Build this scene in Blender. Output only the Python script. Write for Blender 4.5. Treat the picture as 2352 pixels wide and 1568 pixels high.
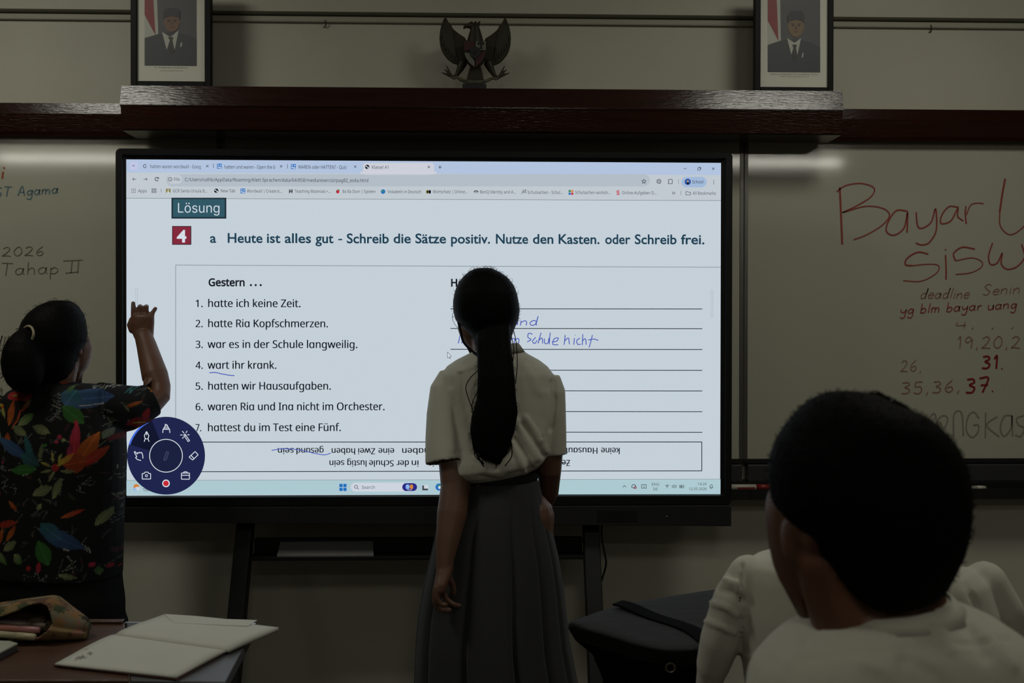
import bpy, bmesh, math, random, os
from mathutils import Vector, Matrix

for _o in list(bpy.data.objects):
    bpy.data.objects.remove(_o)
SC = bpy.context.scene
COL = SC.collection
V = Vector

# ------------------------------------------------------------------ camera
FPX = 2300.0                                   # focal length in pixels of the 2352 x 1568 frame
CAM = V((0.0, 0.0, 1.37))
_yaw, _pit, _rol = math.radians(1.521), math.radians(-0.38), math.radians(0.073)
_f0 = V((math.sin(_yaw), math.cos(_yaw), 0)); _r0 = V((math.cos(_yaw), -math.sin(_yaw), 0)); _u0 = V((0, 0, 1))
FW = _f0 * math.cos(_pit) + _u0 * math.sin(_pit); _u1 = _u0 * math.cos(_pit) - _f0 * math.sin(_pit)
RT = _r0 * math.cos(_rol) + _u1 * math.sin(_rol); UP = _u1 * math.cos(_rol) - _r0 * math.sin(_rol)
_c = bpy.data.cameras.new('camera'); cam = bpy.data.objects.new('camera', _c); COL.objects.link(cam)
_c.sensor_width = 36.0; _c.lens = 36.0 * FPX / 2352.0; _c.clip_start = 0.05; _c.clip_end = 60
_c.dof.use_dof = True; _c.dof.focus_distance = 2.95; _c.dof.aperture_fstop = 6.3
cam.matrix_world = Matrix(((RT.x, UP.x, -FW.x, CAM.x), (RT.y, UP.y, -FW.y, CAM.y), (RT.z, UP.z, -FW.z, CAM.z), (0, 0, 0, 1)))
SC.camera = cam

# ------------------------------------------------------------------ world, exposure
_w = bpy.data.worlds.new('world'); SC.world = _w; _w.use_nodes = True
_w.node_tree.nodes['Background'].inputs[0].default_value = (0.55, 0.6, 0.7, 1)
_w.node_tree.nodes['Background'].inputs[1].default_value = 0.01
SC.view_settings.view_transform = 'Standard'; SC.view_settings.look = 'None'
SC.view_settings.exposure = 0.0; SC.view_settings.gamma = 1.0; SC.view_settings.use_curve_mapping = False
LAMP_W = {'front': (12.5, 9.6), 'rear': 22.0, 'middle': 9.8}            # watts; radiance for the rear tubes
LAMP_COL = (1.0, 0.985, 0.88)
LAMPS = [('front', -1.80, 2.0), ('front', 1.38, 2.0), ('middle', 0.3, -1.1), ('rear', -4.1, -2.8), ('rear', 2.9, -2.8)]  # the middle lamp is unseen, added to brighten the seated students
CEIL = 3.15

# ------------------------------------------------------------------ projection of the photograph's pixels on a depth plane
def P(px, py, Y):
    d = FW + RT * ((px - 1176.0) / FPX) + UP * ((784.0 - py) / FPX)
    return CAM + d * (Y / d.y)
def PZ(px, py, z):
    d = FW + RT * ((px - 1176.0) / FPX) + UP * ((784.0 - py) / FPX)
    return CAM + d * ((z - CAM.z) / d.z)
def lin(c):
    return tuple((x / 255 / 12.92) if x / 255 <= 0.04045 else ((x / 255 + 0.055) / 1.055) ** 2.4 for x in c)

# ------------------------------------------------------------------ materials
_M = {}
def mat(name, col, rough=0.6, spec=0.5, metal=0.0, bump=None, var=None, scale=(1, 1, 1), coat=0.0, sheen=0.0):
    if name in _M: return _M[name]
    m = bpy.data.materials.new(name); m.use_nodes = True; _M[name] = m
    n, l = m.node_tree.nodes, m.node_tree.links; b = n['Principled BSDF']
    b.inputs['Base Color'].default_value = (*col, 1); b.inputs['Roughness'].default_value = rough
    b.inputs['Specular IOR Level'].default_value = spec; b.inputs['Metallic'].default_value = metal
    b.inputs['Coat Weight'].default_value = coat; b.inputs['Sheen Weight'].default_value = sheen
    if bump or var:
        tc = n.new('ShaderNodeTexCoord'); mp = n.new('ShaderNodeMapping'); mp.inputs['Scale'].default_value = scale
        l.new(tc.outputs['Object'], mp.inputs[0])
    if bump:
        t = n.new('ShaderNodeTexNoise'); t.inputs['Scale'].default_value = bump[0]; t.inputs['Detail'].default_value = 4
        l.new(mp.outputs[0], t.inputs['Vector'])
        bp = n.new('ShaderNodeBump'); bp.inputs['Strength'].default_value = bump[1]; bp.inputs['Distance'].default_value = bump[2] if len(bump) > 2 else 0.005
        l.new(t.outputs[0], bp.inputs['Height']); l.new(bp.outputs[0], b.inputs['Normal'])
    if var:
        t2 = n.new('ShaderNodeTexNoise'); t2.inputs['Scale'].default_value = var[0]; t2.inputs['Detail'].default_value = 5
        l.new(mp.outputs[0], t2.inputs['Vector'])
        r = n.new('ShaderNodeValToRGB'); r.color_ramp.elements[0].position = 0.3; r.color_ramp.elements[1].position = 0.7
        r.color_ramp.elements[0].color = (*[c * (1 - var[1]) for c in col], 1); r.color_ramp.elements[1].color = (*[min(1, c * (1 + var[1])) for c in col], 1)
        l.new(t2.outputs[0], r.inputs[0]); l.new(r.outputs[0], b.inputs['Base Color'])
    return m
def emit(name, rgb, s=1.0, gloss=False):
    if name in _M: return _M[name]
    m = bpy.data.materials.new(name); m.use_nodes = True; _M[name] = m
    b = m.node_tree.nodes['Principled BSDF']; c = lin(rgb)
    b.inputs['Base Color'].default_value = (0.004, 0.004, 0.004, 1); b.inputs['Roughness'].default_value = 0.5
    b.inputs['Specular IOR Level'].default_value = 0.2
    b.inputs['Emission Color'].default_value = (*c, 1); b.inputs['Emission Strength'].default_value = s
    return m
def attr_mat(name, rough=0.75, bump=None):
    m = mat(name, (0.02, 0.02, 0.02), rough, 0.25, bump=bump)
    n, l = m.node_tree.nodes, m.node_tree.links
    a = n.new('ShaderNodeAttribute'); a.attribute_name = 'print'
    l.new(a.outputs['Color'], n['Principled BSDF'].inputs['Base Color']); return m
def wood(name, c1, c2, rough=0.35, axis='X', fine=1.0):
    if name in _M: return _M[name]
    m = mat(name, c1, rough, 0.5); n, l = m.node_tree.nodes, m.node_tree.links; b = n['Principled BSDF']
    tc = n.new('ShaderNodeTexCoord'); mp = n.new('ShaderNodeMapping')
    mp.inputs['Scale'].default_value = (1.2, 22, 22) if axis == 'X' else (22, 1.2, 22)
    l.new(tc.outputs['Object'], mp.inputs[0])
    t = n.new('ShaderNodeTexNoise'); t.inputs['Scale'].default_value = 3.5; t.inputs['Detail'].default_value = 8; t.inputs['Roughness'].default_value = 0.7
    l.new(mp.outputs[0], t.inputs['Vector'])
    r = n.new('ShaderNodeValToRGB'); r.color_ramp.elements[0].position = 0.32; r.color_ramp.elements[1].position = 0.68
    r.color_ramp.elements[0].color = (*c1, 1); r.color_ramp.elements[1].color = (*c2, 1)
    l.new(t.outputs[0], r.inputs[0]); l.new(r.outputs[0], b.inputs['Base Color'])
    mp2 = n.new('ShaderNodeMapping'); mp2.inputs['Scale'].default_value = (9, 60, 60) if axis == 'X' else (60, 9, 60)
    l.new(tc.outputs['Object'], mp2.inputs[0])
    t2 = n.new('ShaderNodeTexNoise'); t2.inputs['Scale'].default_value = 4 * fine; t2.inputs['Detail'].default_value = 3
    l.new(mp2.outputs[0], t2.inputs['Vector'])
    bp = n.new('ShaderNodeBump'); bp.inputs['Strength'].default_value = 0.35; bp.inputs['Distance'].default_value = 0.002
    l.new(t2.outputs[0], bp.inputs['Height']); l.new(bp.outputs[0], b.inputs['Normal'])
    return m

# ------------------------------------------------------------------ mesh building
class MB:
    def __init__(s): s.v = []; s.f = []; s.mi = []
    def add(s, vs, fs, mi=0):
        k = len(s.v); s.v += [V(p) for p in vs]; s.f += [tuple(i + k for i in f) for f in fs]; s.mi += [mi] * len(fs); return s
    def box(s, lo, hi, mi=0):
        x0, y0, z0 = lo; x1, y1, z1 = hi
        return s.add([(x0, y0, z0), (x1, y0, z0), (x1, y1, z0), (x0, y1, z0), (x0, y0, z1), (x1, y0, z1), (x1, y1, z1), (x0, y1, z1)],
                     [(0, 3, 2, 1), (4, 5, 6, 7), (0, 1, 5, 4), (1, 2, 6, 5), (2, 3, 7, 6), (3, 0, 4, 7)], mi)
    def prism(s, pts, ext, mi=0):
        n = len(pts); e = V(ext); a = [V(p) for p in pts]
        return s.add(a + [p + e for p in a], [tuple(range(n)), tuple(range(2 * n - 1, n - 1, -1))] + [(i, i + n, (i + 1) % n + n, (i + 1) % n) for i in range(n)], mi)
    def loft(s, rings, mi=0, cap=True, dome=False):
        n = len(rings[0]); vs = [p for r in rings for p in r]; fs = []
        for k in range(len(rings) - 1):
            for i in range(n):
                j = (i + 1) % n; fs.append((k * n + i, k * n + j, (k + 1) * n + j, (k + 1) * n + i))
        if cap: fs += [tuple(range(n - 1, -1, -1)), tuple(range((len(rings) - 1) * n, len(rings) * n))]
        return s.add(vs, fs, mi)
    def tube(s, pts, rad, n=12, mi=0, flat=False, sq=None):
        pts = [V(p) for p in pts]; m = len(pts)
        if not hasattr(rad, '__len__'): rad = [rad] * m
        tan = [(pts[min(i + 1, m - 1)] - pts[max(i - 1, 0)]).normalized() for i in range(m)]
        ref = V((0, 1, 0)) if abs(tan[0].y) < 0.85 else V((1, 0, 0)); rings = []
        a = (ref - tan[0] * ref.dot(tan[0])).normalized()
        def rg(c, a, b, r): return [c + (a * math.cos(2 * math.pi * i / n) * (sq or 1) + b * math.sin(2 * math.pi * i / n)) * r for i in range(n)]
        for i in range(m):
            a = (a - tan[i] * a.dot(tan[i])).normalized(); b = tan[i].cross(a)
            if i == 0 and not flat:
                for t in (0.15, 0.55, 0.85): rings.append(rg(pts[0] - tan[0] * rad[0] * (1 - t), a, b, rad[0] * math.sqrt(1 - (1 - t) ** 2)))
            rings.append(rg(pts[i], a, b, rad[i]))
            if i == m - 1 and not flat:
                for t in (0.85, 0.55, 0.15): rings.append(rg(pts[i] + tan[i] * rad[i] * (1 - t), a, b, rad[i] * math.sqrt(1 - (1 - t) ** 2)))
        return s.loft(rings, mi)
    def ell(s, c, r, R=None, n=20, m=12, mi=0):
        c = V(c); rings = []; R = R or Matrix.Identity(3)
        for j in range(m + 1):
            t = math.pi * (j + 0.02 * (1 if j == 0 else -1 if j == m else 0) * 5) / m
            rings.append([c + R @ V((r[0] * math.sin(t) * math.cos(2 * math.pi * i / n), r[1] * math.sin(t) * math.sin(2 * math.pi * i / n), -r[2] * math.cos(t))) for i in range(n)])
        return s.loft(rings, mi)
    def strip(s, pts, w, nrm, mi=0, taper=False):
        pts = [V(p) for p in pts]; m = len(pts); nrm = V(nrm); vs = []
        for i in range(m):
            t = pts[min(i + 1, m - 1)] - pts[max(i - 1, 0)]
            t = t.normalized() if t.length > 1e-9 else V((1, 0, 0)); sd = nrm.cross(t).normalized()
            ww = w * (0.45 + 0.55 * math.sin(math.pi * (i + 0.5) / m)) if taper else w
            vs += [pts[i] + sd * ww / 2, pts[i] - sd * ww / 2]
        return s.add(vs, [(2 * i, 2 * i + 1, 2 * i + 3, 2 * i + 2) for i in range(m - 1)], mi)
    def mesh(s, name, mats, smooth=False):
        me = bpy.data.meshes.new(name); me.from_pydata([tuple(p) for p in s.v], [], s.f)
        for m in mats: me.materials.append(m)
        for p, k in zip(me.polygons, s.mi): p.material_index = k; p.use_smooth = smooth
        me.update(); return me
    def build(s, name, mats, parent=None, smooth=False, bev=0, fix=True):
        if not isinstance(mats, (list, tuple)): mats = [mats]
        me = s.mesh(name, mats, smooth)
        if fix:
            bm = bmesh.new(); bm.from_mesh(me); bmesh.ops.recalc_face_normals(bm, faces=bm.faces); bm.to_mesh(me); bm.free()
        o = link(name, me, parent)
        if bev:
            b = o.modifiers.new('bevel', 'BEVEL'); b.width = bev; b.segments = 3; b.limit_method = 'ANGLE'; b.angle_limit = math.radians(40)
            for p in me.polygons: p.use_smooth = False
        return o
def link(name, me, parent=None):
    """meshes hold world coordinates; a part keeps them under its thing's base"""
    o = bpy.data.objects.new(name, me); COL.objects.link(o)
    if parent is not None:
        o.parent = parent
        if parent.type == 'EMPTY': o.matrix_parent_inverse = Matrix.Translation(-V(parent.location))
    return o
def thing(name, label, cat, loc=(0, 0, 0), group=None):
    o = bpy.data.objects.new(name, None); COL.objects.link(o); o.empty_display_size = 0.05
    o.location = loc; return tag(o, label, cat, group)
def tag(o, label, cat, group=None):
    o['label'] = label; o['category'] = cat
    if group: o['group'] = group
    return o
def struct(o):
    o['kind'] = 'structure'; return o
def lab(o, label):
    o['label'] = label; return o
def fuse(mb, voxel, smooth=4, fac=0.5):
    me = mb.mesh('tmp', []); bm = bmesh.new(); bm.from_mesh(me); bmesh.ops.recalc_face_normals(bm, faces=bm.faces); bm.to_mesh(me); bm.free()
    o = bpy.data.objects.new('tmp', me); COL.objects.link(o)
    r = o.modifiers.new('r', 'REMESH'); r.mode = 'VOXEL'; r.voxel_size = voxel
    if smooth: q = o.modifiers.new('s', 'SMOOTH'); q.factor = fac; q.iterations = smooth
    dg = bpy.context.evaluated_depsgraph_get(); out = bpy.data.meshes.new_from_object(o.evaluated_get(dg))
    bpy.data.objects.remove(o); bpy.data.meshes.remove(me)
    for p in out.polygons: p.use_smooth = True
    return out
def fused(mb, name, m, voxel, smooth=4, parent=None, holes=()):
    """one continuous surface; holes = open hems: (centre, outward axis, radius, slab)"""
    me = fuse(mb, voxel, smooth); me.name = name
    if holes:
        bm = bmesh.new(); bm.from_mesh(me); kill = []
        for f in bm.faces:
            c = f.calc_center_median()
            for (h, ax, rad, slab) in holes:
                d = c - h; t = d.dot(ax)
                if abs(t) < slab and (d - ax * t).length < rad and f.normal.dot(ax) > 0.6: kill.append(f); break
        bmesh.ops.delete(bm, geom=kill, context='FACES'); bm.to_mesh(me); bm.free()
    me.materials.append(m)
    o = link(name, me, parent)
    if holes:
        s = o.modifiers.new('cloth', 'SOLIDIFY'); s.thickness = 0.0025; s.offset = -1
    return o
from mathutils.bvhtree import BVHTree
def tuck(body, cloth, caps, keep=(), gap=.006, reach=.03):
    """press the body back under its clothing; caps = open hems, keep = spheres left alone (neck)"""
    bm = bmesh.new(); bm.from_mesh(cloth.data); bvh = BVHTree.FromBMesh(bm); bm.free()
    for v in body.data.vertices:
        if any((v.co - c).length < r for c, r in keep): continue
        if any((v.co - h).dot(ax) > -.004 and (v.co - h).length < .35 and (v.co - h - ax * (v.co - h).dot(ax)).length < rad * 1.1 for h, ax, rad, sl in caps): continue
        loc, nrm, idx, dist = bvh.find_nearest(v.co, reach)
        if loc is None: continue
        sd = (v.co - loc).dot(nrm)
        if sd > -gap: v.co = loc - nrm * gap
    body.data.update()
def under_hair(body, hair, cond, gap=.004):
    bm = bmesh.new(); bm.from_mesh(hair); bvh = BVHTree.FromBMesh(bm); bm.free()
    for v in body.data.vertices:
        if not cond(v.co): continue
        loc, nrm, i, d = bvh.find_nearest(v.co, .03)
        if loc is not None and (v.co - loc).dot(nrm) > -gap: v.co = loc - nrm * gap
    body.data.update()
def ring(xl, yl, xr, yr, Y, db, df=None, n=32, e=2.3):
    """a horizontal body section: left and right silhouette pixels at depth Y, depth towards camera / away"""
    A, B = P(xl, yl, Y), P(xr, yr, Y); c = (A + B) / 2; ax = (B - A) / 2; df = db if df is None else df; out = []
    for i in range(n):
        t = 2 * math.pi * i / n; cs, sn = math.cos(t), math.sin(t)
        u = math.copysign(abs(cs) ** (2 / e), cs); w = math.copysign(abs(sn) ** (2 / e), sn)
        out.append(c + ax * u + V((0, (df if w > 0 else db) * w, 0)))
    return out
def rows(mb, rs, Y, **k):
    """rs: (py, xl, xr, depth_back, depth_front[, dY])"""
    return mb.loft([ring(r[1], r[0], r[2], r[0], Y + (r[5] if len(r) > 5 else 0), r[3], r[4], **k) for r in rs])
def folds(o, Y, lst):
    """press soft creases into the cloth on the side seen from the room: (pixel polyline, half width px, height m)"""
    me = o.data; p0, p1, p2 = P(1000, 1000, Y), P(2000, 1000, Y), P(1000, 2000, Y)
    for v in me.vertices:
        if v.normal.y > .2: continue
        s = (v.co.y - CAM.y) / Y
        u = 1000 + ((v.co.x - CAM.x) / s + CAM.x - p0.x) / (p1.x - p0.x) * 1000; w = 1000 + ((v.co.z - CAM.z) / s + CAM.z - p0.z) / (p2.z - p0.z) * 1000; h = 0
        for pts, hw, am in lst:
            best = 1e9
            for (ax_, ay_), (bx_, by_) in zip(pts, pts[1:]):
                L2 = (bx_ - ax_) ** 2 + (by_ - ay_) ** 2; t = max(0, min(1, ((u - ax_) * (bx_ - ax_) + (w - ay_) * (by_ - ay_)) / L2))
                best = min(best, (u - ax_ - t * (bx_ - ax_)) ** 2 + (w - ay_ - t * (by_ - ay_)) ** 2)
            if best < 9 * hw * hw: h += am * math.exp(-best / (hw * hw))
        if h: v.co += v.normal * h
    me.update()
def crom(pts, k=5):
    if len(pts) < 3: return [V(p) for p in pts]
    q = [V(p) for p in pts]; q = [q[0] * 2 - q[1]] + q + [q[-1] * 2 - q[-2]]; out = []
    for i in range(1, len(q) - 2):
        a, b, c, d = q[i - 1:i + 3]
        for j in range(k):
            t = j / k; out.append(0.5 * ((2 * b) + (c - a) * t + (2 * a - 5 * b + 4 * c - d) * t * t + (3 * b - a - 3 * c + d) * t ** 3))
    out.append(q[-2]); return out
def px2(pts, Y): return [P(x, y, Y) for x, y in pts]

# ------------------------------------------------------------------ lettering
_FD = bpy.utils.system_resource('DATAFILES', path='fonts') or ''
def _font(n):
    try: return bpy.data.fonts.load(os.path.join(_FD, n))
    except Exception: return None
F_SANS, F_INTER, F_DEF = _font('NotoSansHebrew-Regular.woff2'), _font('Inter.woff2'), None
_TC = {}
def tmesh(s, font, bold=0.0):
    k = (s, font.name if font else '', bold)
    if k not in _TC:
        c = bpy.data.curves.new('t', 'FONT'); c.body = s; c.resolution_u = 4; c.offset = bold
        if font: c.font = font
        o = bpy.data.objects.new('t', c); COL.objects.link(o)
        me = bpy.data.meshes.new_from_object(o.evaluated_get(bpy.context.evaluated_depsgraph_get()))
        vs = [(v.co.x, v.co.y) for v in me.vertices]; fs = [tuple(p.vertices) for p in me.polygons]
        bpy.data.objects.remove(o); bpy.data.curves.remove(c); bpy.data.meshes.remove(me); _TC[k] = (vs, fs)
    return _TC[k]
def tx(s, font, bold=0.0):
    vs = tmesh(s, font, bold)[0]; return min(v[0] for v in vs), max(v[0] for v in vs)
def text(mb, s, x0, base, x1, cap, Y, mi=0, font=None, bold=0.0, flip=False, single_a=False, dbl=0.0):
    if dbl:
        for q in (-dbl, dbl): text(mb, s, x0 + q, base, x1 + q, cap, Y, mi, font, bold, flip, single_a)
        return
    src = s.replace('a', 'd') if single_a else s
    vs, fs = tmesh(src, font, bold)
    hi = max(v[1] for v in tmesh('H', font, bold)[0]); xh = max(v[1] for v in tmesh('x', font, bold)[0])
    if single_a:
        spans = []
        for i, ch in enumerate(s):
            if ch == 'a':
                lo = tx('.' + src[:i] + '.', font)[1] - tx('..', font)[1] + tx('.', font)[1] * 0 if i else 0.0
                hi_ = tx('.' + src[:i + 1] + '.', font)[1] - tx('..', font)[1]
                spans.append((lo, hi_))
        par = list(range(len(vs)))
        def fd(a):
            while par[a] != a: par[a] = par[par[a]]; a = par[a]
            return a
        for f in fs:
            for q in f[1:]: par[fd(q)] = fd(f[0])
        isl = {}
        for i in range(len(vs)): isl.setdefault(fd(i), []).append(i)
        vs = list(vs)
        for ids in isl.values():
            cx = (min(vs[i][0] for i in ids) + max(vs[i][0] for i in ids)) / 2
            if any(a < cx < b for a, b in spans):
                for i in ids: vs[i] = (vs[i][0], min(vs[i][1], xh))
    bx0, bx1 = min(v[0] for v in vs), max(v[0] for v in vs)
    a, b = P(x0, base, Y), P(x1, base, Y); sx = (b.x - a.x) / (bx1 - bx0); sz = (P(x0, base - cap, Y).z - a.z) / hi
    if flip: q = [V((b.x - (v[0] - bx0) * sx, Y, a.z - v[1] * sz)) for v in vs]
    else: q = [V((a.x + (v[0] - bx0) * sx, Y, a.z + v[1] * sz)) for v in vs]
    mb.add(q, fs, mi)

GL = {  # single-stroke handwriting: x-height 1, ascender 1.9
 'a': (1.1, [[(.85,.8),(.5,1),(.12,.7),(.1,.25),(.4,0),(.75,.3),(.87,1),(.85,.25),(1.02,0)]]),
 'b': (1, [[(.1,1.9),(.1,0)],[(.1,.6),(.5,1),(.85,.6),(.6,.05),(.1,.08)]]),
 'c': (1, [[(.85,.85),(.5,1),(.1,.6),(.2,.1),(.55,0),(.9,.2)]]),
 'd': (1.1, [[(.82,.8),(.5,1),(.1,.6),(.2,.08),(.5,0),(.8,.35),(.92,1.9)],[(.92,1.9),(.87,.3),(1,0)]]),
 'e': (1, [[(.1,.5),(.85,.6),(.7,.95),(.4,1),(.1,.6),(.2,.1),(.55,0),(.9,.2)]]),
 'g': (1, [[(.85,.8),(.5,1),(.1,.6),(.3,.1),(.75,.4),(.86,1),(.83,-.5),(.5,-.8),(.1,-.6)]]),
 'h': (1, [[(.1,1.9),(.1,0)],[(.1,.6),(.45,1),(.75,.8),(.8,0)]]),
 'i': (.4, [[(.15,1),(.15,0)],[(.12,1.45),(.18,1.52)]]),
 'k': (.9, [[(.1,1.9),(.1,0)],[(.75,1),(.15,.45),(.8,0)]]),
 'l': (.4, [[(.2,1.9),(.15,0)]]),
 'm': (1.4, [[(.05,1),(.08,0)],[(.08,.6),(.35,1),(.6,.8),(.62,0)],[(.62,.6),(.9,1),(1.15,.8),(1.2,0)]]),
 'n': (1, [[(.05,1),(.08,0)],[(.08,.6),(.45,1),(.75,.8),(.8,0)]]),
 'o': (1, [[(.5,1),(.12,.7),(.15,.2),(.5,0),(.85,.3),(.82,.8),(.5,1)]]),
 'p': (1, [[(.1,1),(.1,-.8)],[(.1,.7),(.5,1),(.85,.6),(.6,.1),(.1,.1)]]),
 'r': (.7, [[(.1,1),(.12,0)],[(.12,.6),(.4,1),(.65,.9)]]),
 's': (.85, [[(.75,.9),(.4,1),(.1,.75),(.5,.5),(.72,.25),(.45,0),(.05,.15)]]),
 't': (.8, [[(.35,1.6),(.35,.2),(.6,0)],[(.02,1.1),(.75,1.15)]]),
 'u': (1, [[(.05,1),(.1,.2),(.4,0),(.75,.3),(.8,1)],[(.8,1),(.85,0)]]),
 'y': (1, [[(.05,1),(.15,.45),(.45,.35),(.8,.6),(.85,1),(.8,-.4),(.5,-.8),(.1,-.6)]]),
 'S': (1.2, [[(.95,1.7),(.5,1.9),(.1,1.5),(.5,1),(.95,.6),(.6,0),(.05,.2)]]),
 'T': (1.3, [[(0,1.9),(1.2,1.85)],[(.6,1.9),(.5,0)]]),
 'A': (1.2, [[(0,0),(.5,1.9),(1.05,0)],[(.2,.7),(.9,.7)]]),
 'I': (.55, [[(.28,1.85),(.25,0)]]),
 '0': (1.05, [[(.5,1.6),(.12,1),(.15,.3),(.5,0),(.88,.5),(.82,1.3),(.5,1.6)]]),
 '1': (.6, [[(.1,1.2),(.35,1.6),(.35,0)]]),
 '2': (1.05, [[(.1,1.3),(.45,1.6),(.8,1.3),(.5,.6),(.05,.05),(.45,.1),(.95,0)]]),
 '3': (1, [[(.1,1.5),(.6,1.55),(.75,1.2),(.35,.9),(.8,.6),(.6,.1),(.05,.1)]]),
 '4': (1, [[(.15,1.6),(.1,.7),(.8,.75)],[(.7,1.6),(.7,0)]]),
 '5': (1, [[(.85,1.6),(.25,1.55),(.2,.95),(.65,.95),(.8,.4),(.5,0),(.05,.15)]]),
 '6': (1, [[(.7,1.6),(.2,.9),(.12,.3),(.45,0),(.8,.35),(.6,.75),(.2,.5)]]),
 '7': (1, [[(.05,1.55),(.85,1.6),(.4,0)],[(.2,.8),(.85,.85)]]),
 '9': (1, [[(.8,1.3),(.45,1.6),(.12,1.2),(.35,.8),(.8,1.2),(.82,.9),(.75,0)]]),
 ',': (.5, [[(.25,.15),(.15,-.3)]]), '.': (.4, [[(.12,.0),(.2,.06)]]), ' ': (.7, []),
}
def script(mb, s, x0, base, x1, xh, Y, w, mi=0, slope=0.0, jit=0.06, seed=1, slant=0.05):
    rnd = random.Random(seed); tot = sum(GL[c][0] + .15 for c in s); k = (x1 - x0) / tot; x = x0
    for ch in s:
        gw, st = GL[ch]; dy = rnd.uniform(-jit, jit)
        for q in st:
            pts = [(x + (gx + slant * gy) * k, base + (x - x0) * slope - (gy + dy) * xh) for gx, gy in q]
            stroke(mb, pts, w, Y, mi)
        x += (gw + .15) * k
def stroke(mb, pts, w, Y, mi=0, smooth=True):
    q = [V((x, y, 0)) for x, y in pts]; q = crom(q, 6) if smooth and len(q) > 2 else q
    mb.strip([P(p.x, p.y, Y) for p in q], w * Y / FPX, (0, -1, 0), mi)
# ================================================================== the room
YW = 3.52                       # front wall
XL, XR, YB = -5.6, 4.6, -5.6
PAINT = mat('cream_paint', (0.55, 0.53, 0.43), 0.55, 0.3, bump=(60, 0.08), var=(3, 0.04))
FLOORM = mat('floor_tile', (0.10, 0.09, 0.08), 0.35, 0.5, var=(2, 0.1))
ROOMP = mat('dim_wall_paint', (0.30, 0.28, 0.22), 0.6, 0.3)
CEILM = mat('ceiling_paint', (0.62, 0.62, 0.56), 0.8, 0.2)
WB = wood('brown_wood', lin((36, 14, 7)), lin((52, 22, 11)), 0.17)
WDARK = wood('dark_wood', lin((40, 20, 12)), lin((60, 32, 20)), 0.3)
BLACK = mat('black_plastic', (0.006, 0.006, 0.0065), 0.4, 0.3)
MATT = mat('matt_black', (0.008, 0.008, 0.008), 0.6, 0.25)
DGREY = mat('dark_grey_metal', (0.009, 0.009, 0.0095), 0.5, 0.3, bump=(200, 0.05))

def wallbox(name, lo, hi, m): return struct(MB().box(lo, hi).build(name, m))
wallbox('wall_front', (XL - .1, YW, -0.1), (XR + .1, YW + .12, CEIL + .1), PAINT)
wallbox('wall_left', (XL - .12, YB, 0), (XL, YW, CEIL), ROOMP)
wallbox('wall_right', (XR, YB, 0), (XR + .12, YW, CEIL), ROOMP)
wallbox('wall_back', (XL - .1, YB - .12, 0), (XR + .1, YB, CEIL), ROOMP)
wallbox('floor', (XL - .1, YB - .1, -.1), (XR + .1, YW, 0), FLOORM)
wallbox('ceiling', (XL - .1, YB - .1, CEIL), (XR + .1, YW, CEIL + .1), CEILM)
wallbox('baseboard_front', (XL, YW - .015, 0), (XR, YW, .1), WDARK)

# cover strip across the upper wall: a stepped moulding
def Z(py, Y, px=1176): return P(px, py, Y).z
mz0, mz1, mz2 = Z(53, 3.5), Z(40, 3.5), Z(27, 3.5)
tm = MB()
tm.prism([(XL, y, z) for y, z in ((YW, mz0), (YW - .010, mz0), (YW - .012, mz0 + .003), (YW - .012, mz1), (YW, mz1))], (XR - XL, 0, 0), 0)
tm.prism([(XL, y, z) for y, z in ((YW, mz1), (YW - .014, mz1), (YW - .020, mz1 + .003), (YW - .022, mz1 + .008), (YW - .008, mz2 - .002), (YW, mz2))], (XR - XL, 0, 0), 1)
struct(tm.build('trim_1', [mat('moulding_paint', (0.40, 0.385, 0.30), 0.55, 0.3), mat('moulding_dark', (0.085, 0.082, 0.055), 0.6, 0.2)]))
# small stub of conduit below the moulding
for nx, ny in ((748, 55), (2139, 66)):
    h = MB(); h.tube([P(nx - 1, ny - 8, YW - .013), P(nx + 1, ny - 2, YW - .013), P(nx, ny + 5, YW - .007), P(nx - 4, ny + 7, YW - .005)], .0022, n=8)
    tag(h.build('wall_hook', mat('hook_metal', (0.09, 0.06, 0.045), 0.5, 0.5, 0.6), smooth=True),
        'small dark hook hanging under the wall moulding, ' + ('right of the left portrait' if nx < 1000 else 'right of the right portrait'), 'hook', 'hooks under the moulding')

# brown rail along the top of the whiteboards
rz0, rz1, rz2, rz3 = Z(318, 3.46), Z(311, 3.46), Z(268, 3.45), Z(248, 3.48)
rp = MB().prism([(XL, y, z) for y, z in ((YW, rz0), (3.466, rz0), (3.461, rz1), (3.459, rz1 + .004), (3.450, rz2), (3.456, rz3), (YW, rz3 + .006))], (XR - XL, 0, 0))
struct(rp.build('trim_2', WB))

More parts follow.
